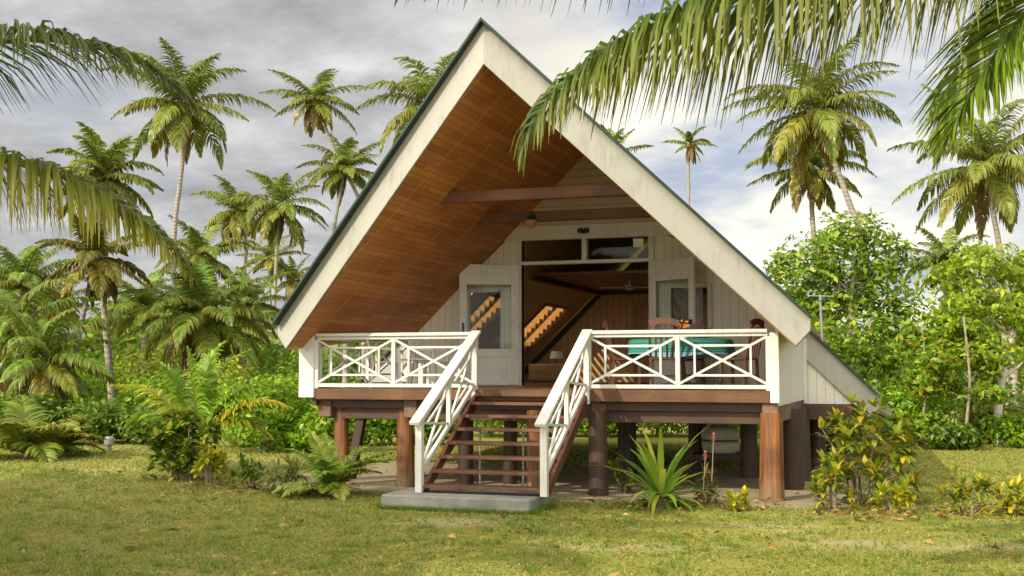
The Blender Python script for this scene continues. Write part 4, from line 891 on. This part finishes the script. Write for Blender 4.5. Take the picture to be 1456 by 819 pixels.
def fernpalm(label, x, y, n, lpx, seed, cols, nl=34, e=(.15, 1.3), name='young_palm', lw=.03, lf=.24, droop=1.0, byel=False):
    rng = np.random.default_rng(seed); base = gy(x, y); d = float((base - CAM) @ FH); L = lpx * d / FPX; root = empty(name, base, label, 'plant', 'young palms and ferns'); out = []
    for i in range(n):
        f_ = (i + .5) / n; c = np.array(cols[int(f_ * len(cols))] if byel else cols[rng.integers(0, len(cols))]); out.append(frond(arc((0, 0, .1), i * 2.4 + rng.normal(0, .2), e[0] + (e[1] - e[0]) * (f_ if byel else rng.random()), L * (.8 + .3 * rng.random()), droop * (.6 + .5 * rng.random())), int(nl * 1.5), L * lf * 1.1, lw * 1.15, .35, c, rng, rr=.02, lift=.3))
    V, Q, C = cat(out); link('fronds', npmesh('fronds', V, Q, None, C), M['frond'], root)
    Geo().tube([(0, 0, -.05), (0, 0, .12), (0, 0, .22)], [.09, .08, .05], 9).build('stem', M['bark'], root)
fernpalm('spiky fern palm left of the front step', 470, 704, 24, 96, 311, [(.19, .33, .035), (.26, .38, .04), (.36, .42, .07)], 40, (-.1, 1.3), 'fern_palm', .026, .22)
def young():
    rng = np.random.default_rng(31); d = 21.4; c = at(283, 612, d); base = np.array([*c[:2], 0.0]); root = empty('young_palm', base, 'young coconut palm with yellow lower fronds behind the left croton bush', 'palm', 'young palms and ferns'); out = []
    G, Y_ = (.20, .34, .024), (.46, .42, .03)
    for pts, col in (([(276, 560), (266, 497)], G), ([(296, 565), (325, 518), (356, 498)], (.28, .40, .025)), ([(325, 590), (368, 571), (412, 580)], Y_), ([(245, 580), (208, 553), (160, 548)], (.36, .40, .03)),
                     ([(250, 600), (215, 588), (180, 606)], G), ([(320, 602), (352, 600), (384, 622)], (.3, .36, .025)), ([(288, 560), (298, 515), (318, 488)], (.24, .38, .025)), ([(262, 575), (240, 530), (222, 515)], G), ([(300, 600), (335, 560), (378, 548)], G)):
        dd = rng.normal(0, .5); W = [c] + [at(x, y, d + dd * (k + 1) / 3) for k, (x, y) in enumerate(pts)]
        out.append(frond(smooth_path(W, 24) - base, 80, .50, .045, .45, col, rng, rr=.022, lift=.25, sweep=.85))
    V, Q, C = cat(out); link('crown', npmesh('crown', V, Q, None, C), M['frond'], root)
    Geo().tube([(0, 0, -.05), (0, 0, .35), (0, 0, c[2] + .05)], [.12, .10, .06], 10).build('trunk', M['pbark'], root)
young()
fernpalm('young palm on the lawn at the left edge', 38, 652, 15, 125, 313, [(.14, .23, .025), (.20, .26, .03), (.3, .32, .05)], 36, (.1, 1.3), 'young_palm', .05, .28, 1.3)
fernpalm('small yellowing palm seedling near the left edge of the lawn', 82, 646, 10, 72, 314, [(.3, .32, .03), (.4, .34, .04)], 30, (.1, 1.1), 'young_palm', .05, .28, 1.3)
def ginger():
    for lab, x, y in (('red spiked flower standing tall beside the spiky plant', 1010, 716), ('shorter pink spiked flower leaning beside the taller red one', 998, 716)):
        b = gy(x, y); r = empty('ginger_flower', b, lab, 'flower'); hh = .82 if x > 1000 else .58
        Geo().tube([(0, 0, 0), (.03, 0, hh * .5), (.05, 0, hh)], [.008, .007, .006], 6).build('stalk', M['bark'], r)
        V, Q, C = cat([rosette(np.array([.05, 0, hh + .03 * k]), 7, .085 - .015 * k, .022, [(.42, .16, .13), (.5, .28, .2)], np.random.default_rng(k), emin=.5, emax=1.4, droop=.1) for k in range(4)])
        link('bracts', npmesh('bracts', V, Q, None, C), M['leaf'], r)
ginger()
def litter():
    rng = np.random.default_rng(9); n = 900; d = 10 + 12 * rng.random(n); x = rng.random(n) * 1456
    x[:230] = 1150 + 300 * rng.random(230); d[:230] = 14.4 + 1.6 * rng.random(230); x[230:430] = 220 + 300 * rng.random(200); d[230:430] = 17.2 + 2 * rng.random(200); x[430:560] = 860 + 260 * rng.random(130); d[430:560] = 15.4 + 1.2 * rng.random(130)
    P = CAM * [1, 1, 0] + RT * ((x - 728) / FPX * d)[:, None] + FH * d[:, None] + UZ * .03
    V, Q, C = leaf_cloud(P, np.tile([0, 0, 1.5], (n, 1)), .11, .05, [(.30, .16, .05), (.42, .27, .07), (.16, .08, .04), (.5, .36, .1)], rng); V[:, 2] = np.abs(V[:, 2] - .0) + .008
    o = link('fallen_leaves', npmesh('fallen_leaves', V, Q, None, C), M['leaf']); tag(o, 'scattered brown and yellow fallen leaves on the lawn', 'fallen leaves', kind='stuff')
litter()

# ------------------------------------------------------------------ light, sky, camera
SUN = np.array([-.42, -.74, .53]); SUN = SUN / np.linalg.norm(SUN)
EXPO, SKYS = 0.80, .1
ld = bpy.data.lights.new('sun', 'SUN'); ld.energy = 2.5; ld.angle = math.radians(.53); ld.color = (1.0, .90, .72)
lo = bpy.data.objects.new('sun', ld); COL.objects.link(lo); lo.rotation_euler = Vector(-SUN).to_track_quat('-Z', 'Y').to_euler(); lo.location = (0, 0, 30)
def world():
    w = bpy.data.worlds.new('World'); scene.world = w; w.use_nodes = True; nt = w.node_tree; bg = nt.nodes['Background']
    sk = N(nt, 'ShaderNodeTexSky'); sk.sky_type = 'NISHITA'; sk.sun_disc = False; sk.sun_elevation = math.asin(SUN[2]); sk.sun_rotation = math.atan2(SUN[0], SUN[1])
    sk.air_density = 1.0; sk.dust_density = 1.5; sk.ozone_density = 1.5
    tc = N(nt, 'ShaderNodeTexCoord'); D = tc.outputs['Generated']; sx = N(nt, 'ShaderNodeSeparateXYZ'); nt.links.new(D, sx.inputs[0])
    zz = math_(nt, 'ADD', math_(nt, 'MAXIMUM', sx.outputs[2], 0.0), .22)
    cv = N(nt, 'ShaderNodeCombineXYZ'); nt.links.new(math_(nt, 'DIVIDE', sx.outputs[0], zz), cv.inputs[0]); nt.links.new(math_(nt, 'DIVIDE', sx.outputs[1], zz), cv.inputs[1])
    n1 = noise(nt, cv.outputs[0], 1.25, 8, .58); 
    mp = N(nt, 'ShaderNodeMapping'); mp.inputs['Location'].default_value = (3.7, 1.9, 0); nt.links.new(cv.outputs[0], mp.inputs['Vector']); n2 = noise(nt, mp.outputs[0], 2.2, 9, .6)
    def lobe(px, py, lo_, hi_):
        v = ray(px, py); v = v / np.linalg.norm(v); dp = N(nt, 'ShaderNodeVectorMath', operation='DOT_PRODUCT'); nt.links.new(D, dp.inputs[0]); dp.inputs[1].default_value = tuple(v)
        r = N(nt, 'ShaderNodeMapRange', interpolation_type='SMOOTHSTEP'); r.inputs['From Min'].default_value = lo_; r.inputs['From Max'].default_value = hi_; nt.links.new(dp.outputs['Value'], r.inputs['Value']); return r.outputs[0]
    glow = lobe(1085, 305, .945, 1.0); gap = lobe(1330, 150, .93, .995)
    k = 1 / SKYS
    cl = ramp(nt, n2, [(.34, (.19 * k, .19 * k, .192 * k)), (.50, (.32 * k, .32 * k, .318 * k)), (.66, (.50 * k, .50 * k, .495 * k))])
    cl = mixc(nt, glow, cl, (.72 * k, .68 * k, .58 * k))
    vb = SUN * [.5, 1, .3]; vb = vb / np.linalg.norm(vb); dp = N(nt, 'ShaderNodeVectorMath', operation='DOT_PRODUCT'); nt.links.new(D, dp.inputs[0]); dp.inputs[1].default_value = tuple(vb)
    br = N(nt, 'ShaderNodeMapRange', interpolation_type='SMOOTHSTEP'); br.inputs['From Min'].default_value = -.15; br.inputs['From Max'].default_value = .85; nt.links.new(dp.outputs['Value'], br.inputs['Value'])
    cl = mixc(nt, br.outputs[0], cl, (2.1 * k, 1.98 * k, 1.75 * k))  # unseen bright cloud bank behind the camera, added as fill for shaded parts
    cov = ramp(nt, math_(nt, 'SUBTRACT', n1, math_(nt, 'MULTIPLY', gap, .12)), [(.30, (0, 0, 0)), (.46, (.93, .93, .93))])
    blue = mixc(nt, .8, sk.outputs[0], (.28 * k, .30 * k, .36 * k))
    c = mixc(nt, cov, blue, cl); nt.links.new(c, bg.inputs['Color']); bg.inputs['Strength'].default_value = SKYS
world()
cd = bpy.data.cameras.new('camera'); cam = bpy.data.objects.new('camera', cd); COL.objects.link(cam); scene.camera = cam
cam.location = CAM; cam.rotation_euler = (math.pi / 2 + PIT, 0, TH); cd.sensor_width = 36; cd.lens = FPX / 1456 * 36; cd.clip_end = 3000; cd.clip_start = .1
vs = scene.view_settings; vs.view_transform = 'Standard'; vs.look = 'None'; vs.gamma = 1; vs.use_curve_mapping = False; vs.exposure = EXPO
scene.cycles.max_bounces = 10; scene.cycles.diffuse_bounces = 5; scene.cycles.transmission_bounces = 6; scene.cycles.transparent_max_bounces = 12
scene.cycles.sample_clamp_indirect = 6
